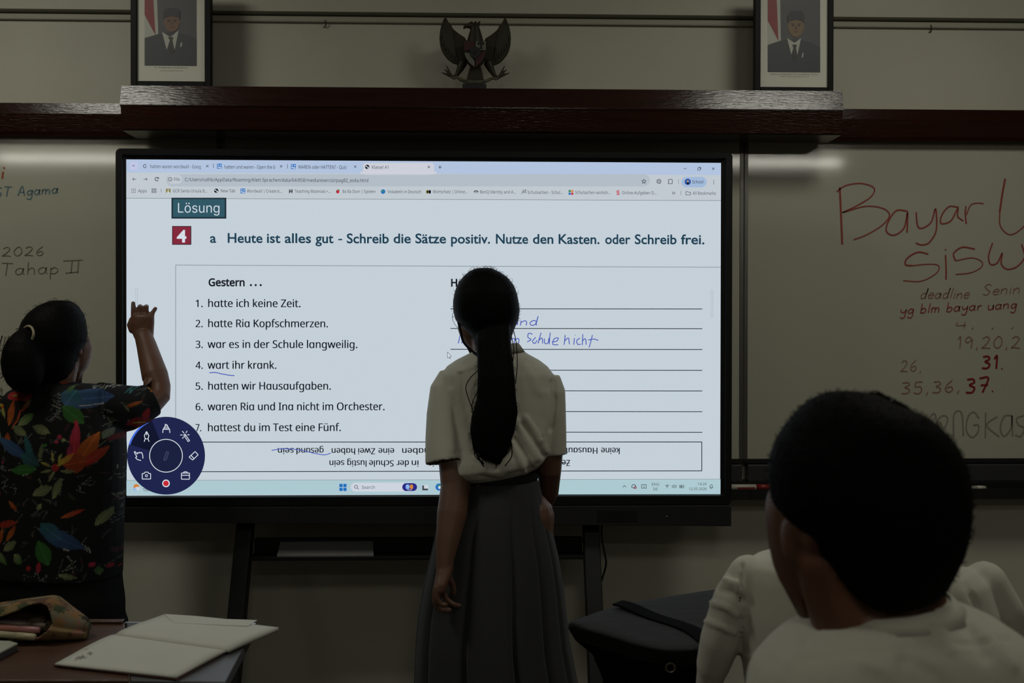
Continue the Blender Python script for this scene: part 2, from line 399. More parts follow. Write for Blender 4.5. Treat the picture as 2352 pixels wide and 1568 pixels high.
# ------------------------------------------------------------------ ceiling lamps (above the picture)
LH = mat('lamp_housing', (0.6, 0.6, 0.58), 0.4); LD = emit('lamp_diffuser', (255, 250, 228), 1.2)
LT = emit('lamp_tube', (255, 252, 236), LAMP_W['rear'])
names = {'middle': ' added as unseen fill over the middle of the room', 'front': ' nearest the whiteboard wall', 'rear': ' at the back of the room'}
for kind, x, y in LAMPS:
    side = ', left side' if x < 0 else ', right side'
    if kind != 'rear':
        t = thing('ceiling_lamp', 'square white ceiling lamp' + names[kind] + (side if kind == 'front' else ''), 'ceiling lamp', (x, y, CEIL), 'square ceiling lamps')
        hx, hy = .30, .30
        MB().box((x - hx - .02, y - hy - .02, CEIL - .07), (x + hx + .02, y + hy + .02, CEIL)).build('lamp_housing', LH, t, bev=.004)
        MB().box((x - hx, y - hy, CEIL - .078), (x + hx, y + hy, CEIL - .07)).build('lamp_diffuser', LD, t)
        a = bpy.data.lights.new('lamp_light', 'AREA'); a.shape = 'RECTANGLE'; a.size = 2 * hx; a.size_y = 2 * hy
        a.energy = (LAMP_W['middle'] if kind == 'middle' else LAMP_W['front'][0 if x < 0 else 1]); a.color = LAMP_COL
        ao = bpy.data.objects.new('lamp_light', a); COL.objects.link(ao); ao.parent = t; ao.location = (0, 0, -.085)
    else:
        t = thing('tube_lamp', 'bare fluorescent tube lamp' + names[kind] + side, 'ceiling lamp', (x, y, CEIL), 'tube lamps')
        MB().box((x - .64, y - .05, CEIL - .05), (x + .64, y + .05, CEIL)).build('lamp_housing', LH, t, bev=.004)
        for q in (-1, 1): MB().box((x + q * .61 - .015, y - .02, CEIL - .11), (x + q * .61 + .015, y + .02, CEIL - .05)).build('tube_holder', LH, t)
        m = MB(); m.tube([V((x - .6, y, CEIL - .082)), V((x + .6, y, CEIL - .082))], .024, n=12, flat=True); m.build('tube', LT, t, True)

# ------------------------------------------------------------------ whiteboards
YBD = 3.500
BOARD = mat('whiteboard_enamel', (0.50, 0.49, 0.39), 0.072, 0.5, var=(1.2, 0.03))
ALU = mat('aluminium', (0.20, 0.20, 0.19), 0.35, 0.5, 0.9)
ZB = Z(1053, YBD, 1700)
TRAYW = mat('tray_black', (0.012, 0.012, 0.012), 0.4, 0.4)
def board(name, label, x0, x1, edges):
    t = thing(name, label, 'whiteboard', ((x0 + x1) / 2, YBD, ZB))
    MB().box((x0, YBD, ZB), (x1, YW, rz0 + .02)).build('panel', BOARD, t)
    for x in edges:
        MB().box((x - .006, YBD - .004, ZB), (x + .006, YBD, rz0)).build('edge_strip', ALU, t)
    za, zb, zc = Z(1064, 3.48, 1700), Z(1104, 3.48, 1700), Z(1146, 3.41, 1700)
    zm = Z(1124, 3.44, 1700)
    MB().box((x0, 3.486, za), (x1, YW, ZB)).build('bottom_frame', TRAYW, t)
    m = MB(); m.prism([(x0 + .01, y, z) for y, z in ((YW, za - .004), (3.478, za - .004), (3.474, za - .008), (3.474, zb), (YW, zb))], (x1 - x0 - .02, 0, 0))
    m.build('rail', mat('tray_grey', (0.05, 0.05, 0.052), 0.35, 0.5, 0.3), t)
    m = MB(); m.prism([(x0, y, z) for y, z in ((YW, zb), (3.45, zb - .002), (3.452, zm), (3.41, zm - .004), (3.408, zm + .006), (3.402, zm + .006), (3.402, zc), (3.41, zc - .004), (YW, zc - .004))], (x1 - x0, 0, 0))
    m.build('marker_tray', TRAYW, t); return t, zm
xs1, xs2 = P(506, 330, YBD).x, P(1708, 700, YBD).x
XBL, XBR = -2.75, 3.1
bl, _ = board('whiteboard', 'whiteboard on the left with faint handwriting behind the teacher', XBL, xs1 - .001, (xs1 - .008, XBL + .006))
bm_, _ = board('whiteboard', 'whiteboard mostly covered by the big display', xs1 + .001, xs2 - .001, (xs1 + .008, xs2 - .008))
br, ZM = board('whiteboard', 'whiteboard on the right with large red handwriting', xs2 + .001, XBR, (xs2 + .008, XBR - .006))
YI = YBD - .0012
RED = mat('red_ink', (0.32, 0.065, 0.05), 0.5, 0.3); REDF = mat('faded_red_ink', (0.32, 0.165, 0.12), 0.5, 0.3)
GREYI = mat('grey_ink', (0.17, 0.165, 0.13), 0.5, 0.3); GREYF = mat('faded_grey_ink', (0.27, 0.255, 0.20), 0.5, 0.3); BLUEI = mat('blue_ink', (0.13, 0.22, 0.25), 0.5, 0.3)
REDB = mat('bold_red_ink', (0.25, 0.018, 0.018), 0.5, 0.3); ORI = mat('orange_ink', (0.42, 0.08, 0.03), 0.5, 0.3)
HL = []
def line():
    HL.append(MB()); return HL[-1]
h = line()
def zs(pts): return [(1840 + x / 2.24, 380 + y / 2.24) for x, y in pts]
for w, pts in ((4.6, [(199, 112), (205, 240), (212, 405)]), (3.2, [(183, 135), (230, 103), (310, 92), (375, 115), (360, 160), (290, 205), (213, 242)]),
               (3.0, [(213, 242), (330, 210), (420, 220), (455, 255), (420, 305), (340, 355), (270, 382)]),
               (3.6, [(550, 235), (490, 232), (448, 290), (440, 340), (480, 358), (530, 320), (548, 240), (545, 345)]),
               (3.6, [(592, 240), (600, 310), (625, 322), (670, 290), (692, 222), (696, 330), (660, 395), (620, 408), (590, 398)]),
               (3.4, [(812, 215), (760, 212), (722, 260), (722, 298), (770, 285), (806, 222), (806, 262), (835, 285)]),
               (3.4, [(848, 208), (845, 250), (850, 300)]), (2.6, [(850, 255), (872, 205), (905, 193), (940, 196)]),
               (4.6, [(1050, 68), (1035, 150), (1022, 240)]), (2.8, [(1022, 240), (1025, 310), (1065, 353), (1110, 343), (1170, 280), (1190, 180), (1195, 90)]),
               (3.8, [(655, 455), (600, 446), (545, 478), (538, 510), (575, 515)]), (2.6, [(575, 515), (640, 508), (703, 512), (700, 550), (620, 594), (525, 592)]),
               (3.6, [(743, 460), (746, 520), (746, 586)]), (3.6, [(742, 430), (745, 436)]),
               (3.6, [(895, 430), (830, 420), (785, 452), (795, 490)]), (2.6, [(795, 490), (880, 475), (930, 495), (925, 525), (870, 552), (795, 560)]),
               (3.4, [(985, 398), (965, 465), (975, 508), (1010, 500), (1035, 450), (1030, 505), (1060, 533), (1110, 520), (1150, 470), (1135, 405)])):
    if pts[0] == (655, 455): h = line()
    stroke(h, zs(pts), w, YI)
h = line(); script(h, 'deadline', 2113, 685, 2228, 12.5, YI, 2.4, 1, seed=3, slant=.25)
script(h, 'Senin', 2256, 677, 2345, 13, YI, 2.2, 1, -.05, seed=4, slant=.2)
h = line(); script(h, 'yg blm bayar uang', 2067, 722, 2337, 11.5, YI, 2.6, 0, -.055, seed=5, slant=.15)
h = line(); script(h, '4, , , ,', 2193, 754, 2385, 9, YI, 2.2, 1, -.01, jit=0.1, seed=6)
h = line(); script(h, '19,20,21', 2197, 800, 2365, 17, YI, 2.6, 1, -.01, seed=7)
h = line(); script(h, '26,', 2068, 853, 2122, 16, YI, 2.0, 1, seed=8)
script(h, '31.', 2254, 847, 2310, 18.5, YI, 4.6, 2, -.02, seed=9)
h = line(); script(h, '35,36,', 2069, 905, 2212, 17, YI, 2.8, 1, -.04, seed=10)
script(h, '37.', 2217, 903, 2290, 21, YI, 4.6, 2, -.05, seed=11)
h = line()
for pts in ([(640, 1370), (660, 1300), (690, 1280), (705, 1390)], [(705, 1390), (705, 1310), (735, 1285), (755, 1305), (735, 1350), (715, 1320)], [(785, 1390), (785, 1290), (805, 1262), (828, 1280), (835, 1390)],
            [(915, 1300), (890, 1268), (860, 1290), (850, 1360), (880, 1398), (910, 1370), (912, 1335), (885, 1335)], [(950, 1270), (948, 1400)], [(1010, 1290), (955, 1335), (1020, 1395)],
            [(1085, 1285), (1045, 1290), (1025, 1350), (1045, 1392), (1080, 1350), (1085, 1285), (1088, 1395)], [(1150, 1285), (1110, 1300), (1120, 1335), (1150, 1350), (1130, 1392), (1100, 1385)]):
    stroke(h, zs(pts), 3.4, YI, 3)
for q in HL: q.build('handwriting', [RED, REDF, REDB, GREYF], br, fix=False)
HL = []; h = line()
stroke(h, [(8, 383), (10, 388)], 3.5, YI, 2); stroke(h, [(7, 394), (5, 410)], 3.5, YI, 2)
h = line(); script(h, 'ST Agama', -12, 452, 136, 11.5, YI, 2.6, 1, -.06, seed=12, slant=.1)
h = line(); script(h, '2026', 4, 588, 106, 13, YI, 2.0, 0, -.01, seed=13)
h = line(); script(h, 'Tahap II', 2, 632, 188, 15, YI, 2.0, 0, -.03, seed=14, slant=.05)
stroke(h, [(145, 599), (190, 597)], 2, YI, 0); stroke(h, [(150, 627), (180, 624)], 2, YI, 0)
h = line(); script(h, 'dll', -14, 798, 20, 14, YI, 2.2, 0, seed=15, slant=.2); stroke(h, [(-16, 806), (10, 804)], 2.2, YI, 0)
h = line(); script(h, 'es', -16, 836, 8, 11, YI, 3, 3, seed=16); h = line(); script(h, 'so', -18, 868, 8, 11, YI, 3, 3, seed=17); script(h, '9', -4, 905, 7, 9, YI, 3, 3, seed=18)
for q in HL: q.build('handwriting', [GREYI, BLUEI, ORI, GREYF], bl, fix=False)

# markers lying on the right tray
def marker(name, label, pxa, pxb, r, body, cap, y, band=None):
    a, b = P(pxa, 1120, y), P(pxb, 1120, y); z = ZM + r - .001; t = thing(name, label, 'marker', (a.x, y, z - r), 'markers on the tray')
    def q(f0, f1, rr): return [V((a.x + (b.x - a.x) * f, y, z)) for f in (f0, f1)], rr
    p, rr = q(.0, .66, r); MB().tube(p, rr, n=16, flat=True).build('barrel', body, t, True)
    p, rr = q(.66, .97, r * 1.07); MB().tube(p, [rr, rr * .85], n=16, flat=True).build('cap', cap, t, True)
    p, rr = q(.97, 1.0, r * .7); MB().tube(p, rr, n=16, flat=True).build('cap_tip', cap, t, True)
    if band: p, rr = q(.14, .60, r * 1.02); MB().tube(p, rr, n=16, flat=True).build('label_band', band, t, True)
MW = mat('marker_white', (0.55, 0.53, 0.44), 0.4); MRED = mat('marker_red', (0.25, 0.02, 0.015), 0.4)
marker('whiteboard_marker', 'white marker with red print and red cap beside the display edge', 1660, 1775, .0105, MW, MRED, 3.43, None)
a = P(1692, 1120, 3.43); bx = P(1732, 1120, 3.43)
_t = [o for o in COL.objects if o.get('category') == 'marker'][-1]
MB().add([(a.x, 3.4192, ZM + .005), (bx.x, 3.4192, ZM + .005), (bx.x, 3.4192, ZM + .011), (a.x, 3.4192, ZM + .011)], [(0, 1, 2, 3)]).build('red_print', MRED, _t, fix=False)
marker('whiteboard_marker', 'thin pale marker alone on the right part of the tray', 2205, 2264, .007, MW, MW, 3.43)

# ------------------------------------------------------------------ wooden pelmet over the display
YP = 3.30
c0, c1 = P(277, 297, YP), P(1936, 318, YP)
pz0, pz1, pz2 = Z(300, YP, 700), Z(246, YP, 700), Z(199.5, YP + .013, 700)
t = thing('wooden_pelmet', 'long varnished brown wooden box pelmet above the display', 'pelmet', ((c0.x + c1.x) / 2, YP, pz0))
m = MB(); m.prism([(c0.x, y, z) for y, z in ((3.449, pz0), (YP + .016, pz0), (YP + .011, pz0 + .004), (YP, pz1), (3.449, pz1))], (c1.x - c0.x, 0, 0))
m.build('fascia_box', WB, t)
m = MB(); m.prism([(c0.x - .002, y, z) for y, z in ((3.449, pz1), (YP - .003, pz1), (YP - .003, pz1 + .004), (YP + .013, pz2), (3.449, pz2))], (c1.x - c0.x + .004, 0, 0))
m.build('sloping_top_board', WB, t)

# ------------------------------------------------------------------ framed portraits standing on the pelmet
FR = mat('frame_black', (0.005, 0.005, 0.005), 0.5, 0.15); MATC = mat('passepartout', (0.74, 0.73, 0.62), 0.6, 0.3)
def portrait(label, sx, ox, quad, inner, topy, face, capt, sub, hat_w, skin):
    """quad: frame outline px (left, right, bottom) at depth; pixel art given in crop coordinates"""
    Y = YP + .060
    t = thing('framed_portrait', label, 'picture', (P((quad[0] + quad[1]) / 2, quad[2], Y).x, Y, pz2), 'portraits on the pelmet')
    (xl, xr, yb), (il, ir, ib) = quad, inner; zt = P(xl, topy, Y).z; zb = pz2 + .0005
    X = lambda px: P(px, 100, Y).x
    Zp = lambda py: P((xl + xr) / 2, py, Y).z
    D = .026
    it = zt - (Zp(ib) - zb)
    for nm, (a, b, c, d) in (('frame_side', (X(xl), X(il), zb, zt)), ('frame_side', (X(ir), X(xr), zb, zt)), ('frame_rail', (X(il), X(ir), zb, Zp(ib))), ('frame_rail', (X(il), X(ir), it, zt))):
        MB().box((a, Y, c), (b, Y + D, d)).build(nm, FR, t, bev=.002)
    MB().box((X(xl) + .003, Y + D, zb + .003), (X(xr) - .003, Y + D + .006, zt - .003)).build('backing_board', WDARK, t)
    pm = MB(); yf = Y + .010
    pm.box((X(il), yf, Zp(ib)), (X(ir), Y + D, it), 0)
    def poly(pts, k, lay): pm.add([(P(ox + a / sx, b / sx, Y).x, yf - .0003 * lay, Zp(b / sx)) for a, b in pts], [tuple(range(len(pts)))], k)
    L, R_, Bm, T = face['box']
    poly([(L, T), (R_, T), (R_, Bm), (L, Bm)], 1, 1)
    for k, lay, pts in face['shapes']: poly(pts, k, lay)
    cx, cy, rx, ry = face['head']
    E_ = lambda cx, cy, rx, ry, n=28: [(cx + rx * math.cos(2 * math.pi * i / n), cy + ry * math.sin(2 * math.pi * i / n)) for i in range(n)]
    poly(E_(cx, cy, rx, ry), 5, 5)
    poly(E_(cx - rx * .98, cy + 5, rx * .14, ry * .2), 5, 4); poly(E_(cx + rx * .98, cy + 5, rx * .14, ry * .2), 5, 4)
    for s_ in (-1, 1):
        poly(E_(cx + s_ * rx * .4, cy - ry * .08, rx * .17, ry * .055), 6, 6)
        poly([(cx + s_ * rx * .18, cy - ry * .22), (cx + s_ * rx * .65, cy - ry * .27), (cx + s_ * rx * .68, cy - ry * .2), (cx + s_ * rx * .18, cy - ry * .16)], 6, 6)
    poly([(cx - 3, cy - ry * .1), (cx + 4, cy - ry * .1), (cx + rx * .16, cy + ry * .28), (cx - rx * .16, cy + ry * .28)], 7, 6)
    poly(E_(cx, cy + ry * .52, rx * .34, ry * .05), 7, 6)
    poly([(cx - hat_w, cy - ry * .95), (cx - hat_w * .93, cy - ry * .3), (cx - rx * .9, cy - ry * .45), (cx, cy - ry * .60), (cx + rx * .9, cy - ry * .45), (cx + hat_w * .93, cy - ry * .3), (cx + hat_w * .95, cy - ry * 1.2), (cx + hat_w * .6, cy - ry * 1.45), (cx - hat_w * .6, cy - ry * 1.4)], 8, 7)
    m_ = [MATC, mat('photo_grey', (0.085, 0.085, 0.09), 0.5), mat('photo_red', (0.27, 0.03, 0.035), 0.5), mat('photo_white', (0.5, 0.5, 0.43), 0.5), mat('photo_suit', (0.05, 0.052, 0.06), 0.5),
          mat('photo_skin_' + skin, (0.20, 0.105, 0.06) if skin == 'a' else (0.22, 0.14, 0.07), 0.5), mat('photo_dark', (0.03, 0.02, 0.015), 0.5), mat('photo_skin_shade', (0.13, 0.06, 0.035), 0.5), mat('photo_cap', (0.035, 0.035, 0.04), 0.5), mat('photo_tie', (0.05, 0.042, 0.03), 0.5), mat('photo_print', (0.2, 0.19, 0.13), 0.6)]
    for s_, (x0, yb_, x1, cp) in ((capt, face['cap1']), (sub, face['cap2'])):
        k0 = len(pm.v); text(pm, s_, ox + x0 / sx, yb_ / sx, ox + x1 / sx, cp / sx, yf - .0004, 10, F_SANS)
    pm.build('print', m_, t, fix=False)
    MB().box((X(il) + .0005, Y + .005, Zp(ib) + .0005), (X(ir) - .0005, Y + .007, it - .0005)).build('glass', glass_m, t)
glass_m = bpy.data.materials.new('picture_glass'); glass_m.use_nodes = True
_n, _l = glass_m.node_tree.nodes, glass_m.node_tree.links; _n.remove(_n['Principled BSDF'])
_g, _t, _x, _fr = _n.new('ShaderNodeBsdfGlossy'), _n.new('ShaderNodeBsdfTransparent'), _n.new('ShaderNodeMixShader'), _n.new('ShaderNodeFresnel')
_g.inputs['Roughness'].default_value = 0.05; _fr.inputs['IOR'].default_value = 1.06
_l.new(_fr.outputs[0], _x.inputs[0]); _l.new(_t.outputs[0], _x.inputs[1]); _l.new(_g.outputs[0], _x.inputs[2]); _l.new(_x.outputs[0], _n['Material Output'].inputs[0])
portrait('black-framed portrait of a man in suit and cap on the pelmet, left end', 4.6125, 240, (299.5, 484, 193), (313.5, 469.5, 186), -66,
         dict(box=(415, 968, 688, -240), head=(705, 225, 82, 105), cap1=(530, 722, 880, 16), cap2=(590, 752, 830, 9),
              shapes=[(3, 2, [(415, -240), (540, -240), (560, 350), (535, 360), (415, 395)]), (2, 3, [(415, -240), (495, -240), (530, 365), (505, 320), (415, 150)]),
                      (4, 3, [(415, 405), (570, 350), (690, 330), (830, 350), (968, 400), (968, 688), (415, 688)]),
                      (3, 4, [(600, 330), (650, 520), (690, 400), (735, 520), (778, 310), (690, 385)]), (9, 6, [(660, 385), (722, 385), (712, 420), (735, 540), (705, 560), (672, 540), (688, 420)]), (3, 5, [(798, 445), (816, 440), (808, 485), (792, 490)])]),
         'H. Prabowo Subianto', 'Presiden Republik Indonesia', 92, 'a')
portrait('black-framed portrait of a man in suit and cap on the pelmet, right end', 4.6133, 1700, (1734, 1915, 207), (1747.5, 1902, 199.5), -52,
         dict(box=(300, 858, 757, -200), head=(600, 270, 80, 115), cap1=(315, 792, 830, 16), cap2=(425, 814, 730, 9),
              shapes=[(3, 2, [(300, -200), (430, -200), (440, 420), (410, 432), (300, 470)]), (2, 3, [(300, -200), (388, -200), (415, 430), (385, 370), (300, 210)]),
                      (4, 3, [(300, 480), (330, 462), (470, 420), (590, 400), (720, 430), (858, 490), (858, 757), (300, 757)]),
                      (3, 4, [(505, 395), (550, 570), (585, 470), (612, 585), (655, 395), (585, 445)]), (9, 6, [(560, 465), (610, 465), (600, 500), (616, 590), (585, 640), (556, 580), (572, 500)]), (3, 5, [(668, 552), (682, 548), (676, 596), (660, 604)])]),
         'Gibran Rakabuming Raka, B.Sc.', 'Wakil Presiden Republik Indonesia', 92, 'b')

# ------------------------------------------------------------------ bird emblem on the wall
YE = YP + .10
GOLD = mat('dark_bronze', (0.028, 0.026, 0.012), 0.5, 0.3, 0.0, bump=(80, .2)); EBLK = mat('emblem_black', (0.012, 0.012, 0.013), 0.5)
t = thing('eagle_emblem', 'carved dark bird emblem with a shield standing above the pelmet', 'emblem', (P(1092, 198, YE).x, YE, pz2))
def e(x, y): return (920 + x / 6.533, y / 6.533)
def eplate(pts, th, y0, m, name, par=t, bev=.003):
    b = MB(); b.prism([P(*e(*q), YE) + V((0, y0, 0)) for q in pts], (0, th, 0)); return b.build(name, m, par, bev=bev)
MX = lambda pts: [(2240 - x, y + 14) for x, y in pts]
wing = [(672, 232), (722, 335), (800, 440), (880, 505), (960, 555), (1010, 640), (1000, 800), (950, 950), (900, 968), (850, 965), (800, 948), (760, 930), (715, 895), (680, 855), (645, 810), (618, 760), (600, 705), (588, 650), (582, 560), (590, 470), (612, 370), (642, 290)]
for fn in (lambda q: q, MX):
    w_ = eplate(fn(wing), .012, 0, GOLD, 'wing')
    for k in range(7):
        f = k / 6
        a = (690 + 60 * f, 330 + 60 * f); b_ = (610 + 250 * f ** 1.3, 560 + 390 * f ** .7)
        q = fn([a, ((a[0] + b_[0]) / 2 - 14, (a[1] + b_[1]) / 2 + 8), b_]); fb = MB()
        fb.tube([P(*e(*p), YE) + V((0, -.001, 0)) for p in crom([V((x, y, 0)) for x, y in q], 3) for p in [(p.x, p.y)]], [.004, .005, .006, .0055, .005, .004, .0025], n=8, sq=.6)
        fb.build('feather', GOLD, w_, True)
b = MB(); b.ell(P(*e(1120, 780), YE) + V((0, .002, 0)), (.038, .022, .055)); b.tube([P(*e(1120, 640), YE), P(*e(1120, 520), YE) + V((0, -.006, 0)), P(*e(1110, 420), YE) + V((0, -.01, 0)), P(*e(1060, 400), YE) + V((0, -.012, 0))], [.030, .022, .016, .012], n=14)
b.tube([P(*e(1010, 405), YE) + V((0, -.012, 0)), P(*e(965, 415), YE) + V((0, -.012, 0)), P(*e(945, 455), YE) + V((0, -.012, 0))], [.009, .006, .002], n=10)
for cx_ in (1050, 1110, 1170): b.tube([P(*e(cx_ - 10, 390), YE) + V((0, -.008, 0)), P(*e(cx_ + 20, 335), YE) + V((0, -.008, 0))], [.007, .003], n=8)
link('body', fuse(b, .0025, 2), t).data.materials.append(GOLD)
b = MB(); b.prism([P(*e(*q), YE) + V((0, -.004, 0)) for q in ((1040, 1000), (1210, 1000), (1250, 1195), (1120, 1225), (990, 1195))], (0, .012, 0)); b.build('tail', GOLD, t, bev=.003)
for fn in (lambda q: q, lambda q: [(2250 - x, y + 5) for x, y in q]):
    b = MB(); q = fn([(930, 950), (890, 1040), (840, 1130), (790, 1165)]); b.tube([P(*e(*p), YE) for p in q], [.016, .012, .007, .006], n=10)
    for dx, dy in ((-110, -110), (-80, -160), (-150, -60), (-30, -60)):
        q2 = fn([(770, 1150), (770 + dx, 1150 + dy)]); b.tube([P(*e(*p), YE) for p in q2], [.005, .002], n=8)
    link('leg', fuse(b, .002, 1), t).data.materials.append(GOLD)
SH = [(950, 650), (1290, 650), (1290, 800), (1265, 900), (1210, 990), (1120, 1062), (1030, 990), (975, 900), (950, 800)]
s_ = eplate(SH, .01, -.030, GOLD, 'shield')
ERED, EWHT = mat('emblem_red', (0.05, 0.008, 0.008), 0.5), mat('emblem_white', (0.16, 0.16, 0.13), 0.5)
for nm, m_, pts in (('red_field', ERED, [(962, 662), (1112, 662), (1112, 800), (962, 800)]), ('white_field', EWHT, [(1128, 662), (1280, 662), (1280, 795), (1128, 795)]),
                    ('white_field', EWHT, [(962, 835), (1040, 835), (1112, 960), (1112, 1045), (1030, 975), (980, 895)]), ('red_field', ERED, [(1128, 880), (1275, 810), (1255, 895), (1200, 985), (1128, 1045)])):
    eplate(pts, .004, -.0335, m_, nm, s_, .0005)
eplate([(1040, 760), (1120, 735), (1205, 775), (1205, 850), (1120, 935), (1050, 880)], .004, -.037, EBLK, 'inner_shield', s_, .0008)
eplate([(1120 + (32 if i % 2 == 0 else 13) * math.sin(i * math.pi / 5), 830 - (32 if i % 2 == 0 else 13) * math.cos(i * math.pi / 5)) for i in range(10)], .002, -.039, GOLD, 'star', s_, 0)
eplate([(1205 + 52 * math.cos(a), 705 + 40 * math.sin(a)) for a in [math.pi * (1 + i / 10) for i in range(11)]] + [(1222, 715), (1222, 755), (1240, 768), (1180, 768), (1198, 755), (1198, 715)], .003, -.036, EBLK, 'tree', s_, 0)
ban = [(735, 1145), (800, 1170), (850, 1150), (960, 1200), (1120, 1222), (1280, 1205), (1385, 1160), (1440, 1180), (1500, 1155), (1440, 1225), (1390, 1205), (1270, 1265), (1120, 1287), (960, 1265), (840, 1195), (800, 1215)]
bb = eplate(ban, .006, -.016, mat('banner_bronze', (0.09, 0.085, 0.05), 0.5), 'banner')
lt = MB()
for s2, x0, x1, y_ in (('BHINNEKA', 880, 1030, 1226), ('TUNGGAL', 1050, 1190, 1258), ('IKA', 1215, 1275, 1240)):
    text(lt, s2, e(x0, 0)[0], e(0, y_)[1], e(x1, 0)[0], 4.2, YE - .0170, 0, F_SANS, .01)
lt.build('motto', EBLK, bb, fix=False)
b = MB(); b.box((P(*e(930, 1290), YE).x, YE - .03, pz2 + .0003), (P(*e(1290, 1290), YE).x, YE + .03, P(*e(0, 1278), YE).z)); b.build('foot', EBLK, t, bev=.003)
# ================================================================== interactive display on its stand
YS = 3.207
t = thing('interactive_display', 'large black interactive display showing a German worksheet in a web browser', 'display', (P(974, 784, YS).x, YS, Z(1208, YS)))
DISP = t
S = lambda x, y, lay=0: P(x, y, YS) + V((0, -.00025 * lay, 0))
sx0, sx1 = P(290.5, 750, YS).x, P(1655, 750, YS).x
sz0, sz1 = P(974, 1136, YS).z, P(974, 370, YS).z
ox0, ox1, oz0, oz1 = P(268, 750, YS).x, P(1680, 750, YS).x, Z(1160, YS), P(974, 346, YS).z
# bezel ring with rounded corners, screen recessed inside
def rrect(x0, x1, z0, z1, r, n=6):
    out = []
    for cx, cz, a0 in ((x1 - r, z1 - r, 0), (x0 + r, z1 - r, 90), (x0 + r, z0 + r, 180), (x1 - r, z0 + r, 270)):
        out += [(cx + r * math.cos(math.radians(a0 + 90 * i / n)), cz + r * math.sin(math.radians(a0 + 90 * i / n))) for i in range(n + 1)]
    return out
R3 = lambda pts, y: [V((x, y, z)) for x, z in pts]
m = MB()
rg = [R3(rrect(ox0, ox1, oz0, oz1, .016), YS + .05), R3(rrect(ox0, ox1, oz0, oz1, .016), YS - .008), R3(rrect(ox0 + .003, ox1 - .003, oz0 + .003, oz1 - .003, .014), YS - .011),
      R3(rrect(ox0 + .021, ox1 - .021, sz0 - .004, oz1 - .019, .004), YS - .010), R3(rrect(ox0 + .0225, ox1 - .0225, sz0 - .003, oz1 - .0205, .003), YS - .004), R3(rrect(sx0 - .001, sx1 + .001, sz0 - .001, sz1 + .001, .001), YS - .0005)]
m.loft(rg, cap=False); m.build('bezel', BLACK, t)
MB().box((ox0 + .01, YS + .02, oz0 + .01), (ox1 - .01, YS + .085, oz1 - .01)).build('rear_housing', BLACK, t, bev=.006)
m = MB(); m.prism([(x, YS - .010, z) for x, z in ((ox0 + .001, oz0 - .001), (ox1 - .001, oz0 - .001), (ox1 - .001, Z(1209, YS)), (ox0 + .001, Z(1195, YS)))], (0, .07, 0))
bar = m.build('speaker_bar', mat('display_bar', (0.017, 0.017, 0.018), 0.45, 0.4, bump=(400, .05)), t, bev=.002)
MB().box((P(1371, 1170, YS).x, YS - .0112, Z(1198, YS)), (P(1462, 1170, YS).x, YS - .009, Z(1171, YS))).build('port_panel', MATT, bar, bev=.0005)
MB().ell((P(1530, 1185, YS).x, YS - .0108, Z(1185, YS)), (.0012, .001, .0012), n=10, m=6).build('indicator_light', emit('indicator', (150, 150, 150), 0.6), bar)

PAGE = emit('screen_page', (196, 207, 216))
scr = MB().add([(sx0, YS, sz0), (sx1, YS, sz0), (sx1, YS, sz1), (sx0, YS, sz1)], [(0, 1, 2, 3)]).build('screen', PAGE, t, fix=False)
E_ = lambda n, c: emit('screen_' + n, c)
TABBLUE, TOOL, PILL, TABON, LINE, TASK = E_('tab_blue', (176, 194, 221)), E_('toolbar', (192, 200, 208)), E_('address', (178, 188, 198)), E_('tab_on', (204, 206, 217)), E_('rule', (120, 128, 134)), E_('taskbar', (172, 200, 208))
INK, INK2, TEAL, TEALD, CRIM, NAVY, WHT, BLU = E_('ink', (14, 20, 30)), E_('grey_ink', (62, 66, 76)), E_('teal', (46, 86, 100)), E_('teal_dark', (24, 38, 48)), E_('crimson', (130, 38, 58)), E_('heading', (26, 62, 82)), E_('white', (214, 222, 232)), E_('pen_blue', (66, 84, 180))
WHEEL, WHEELD, WHEELC, WBLUE, REDD, ORNG, LBLUE, LOGO, YEL, GRN, DKB, PALE = E_('wheel', (30, 36, 76)), E_('wheel_dark', (16, 20, 44)), E_('wheel_centre', (25, 32, 62)), E_('wheel_blue', (68, 106, 216)), E_('red_dot', (196, 40, 54)), E_('orange', (206, 130, 60)), E_('light_blue', (140, 180, 236)), E_('logo_blue', (34, 110, 190)), E_('olive', (130, 124, 50)), E_('green', (60, 140, 90)), E_('deep_blue', (40, 40, 130)), E_('pale', (206, 212, 222))
def quad(mb, x0, y0, x1, y1, lay, mi=0, y0b=None, y1b=None):
    mb.add([S(x0, y1, lay), S(x1, y1 if y1b is None else y1b, lay), S(x1, y0 if y0b is None else y0b, lay), S(x0, y0, lay)], [(0, 1, 2, 3)], mi)
def pill(mb, x0, y0, x1, y1, lay, mi=0, r=None):
    r = r or (y1 - y0) / 2; o = []
    for cx, cy, a0 in ((x1 - r, y1 - r, 0), (x0 + r, y1 - r, 90), (x0 + r, y0 + r, 180), (x1 - r, y0 + r, 270)):
        o += [S(cx + r * math.cos(math.radians(a0 + 15 * i)), cy + r * math.sin(math.radians(a0 + 15 * i)), lay) for i in range(7)]
    mb.add(o, [tuple(range(len(o)))], mi)
def disc(mb, cx, cy, r, lay, mi=0, ry=None, a0=0, a1=360, n=40):
    o = [S(cx + r * math.cos(math.radians(a0 + (a1 - a0) * i / n)), cy + (ry or r) * math.sin(math.radians(a0 + (a1 - a0) * i / n)), lay) for i in range(n + (0 if a1 - a0 == 360 else 1))]
    if a1 - a0 != 360: o.append(S(cx, cy, lay))
    mb.add(o, [tuple(range(len(o)))], mi)
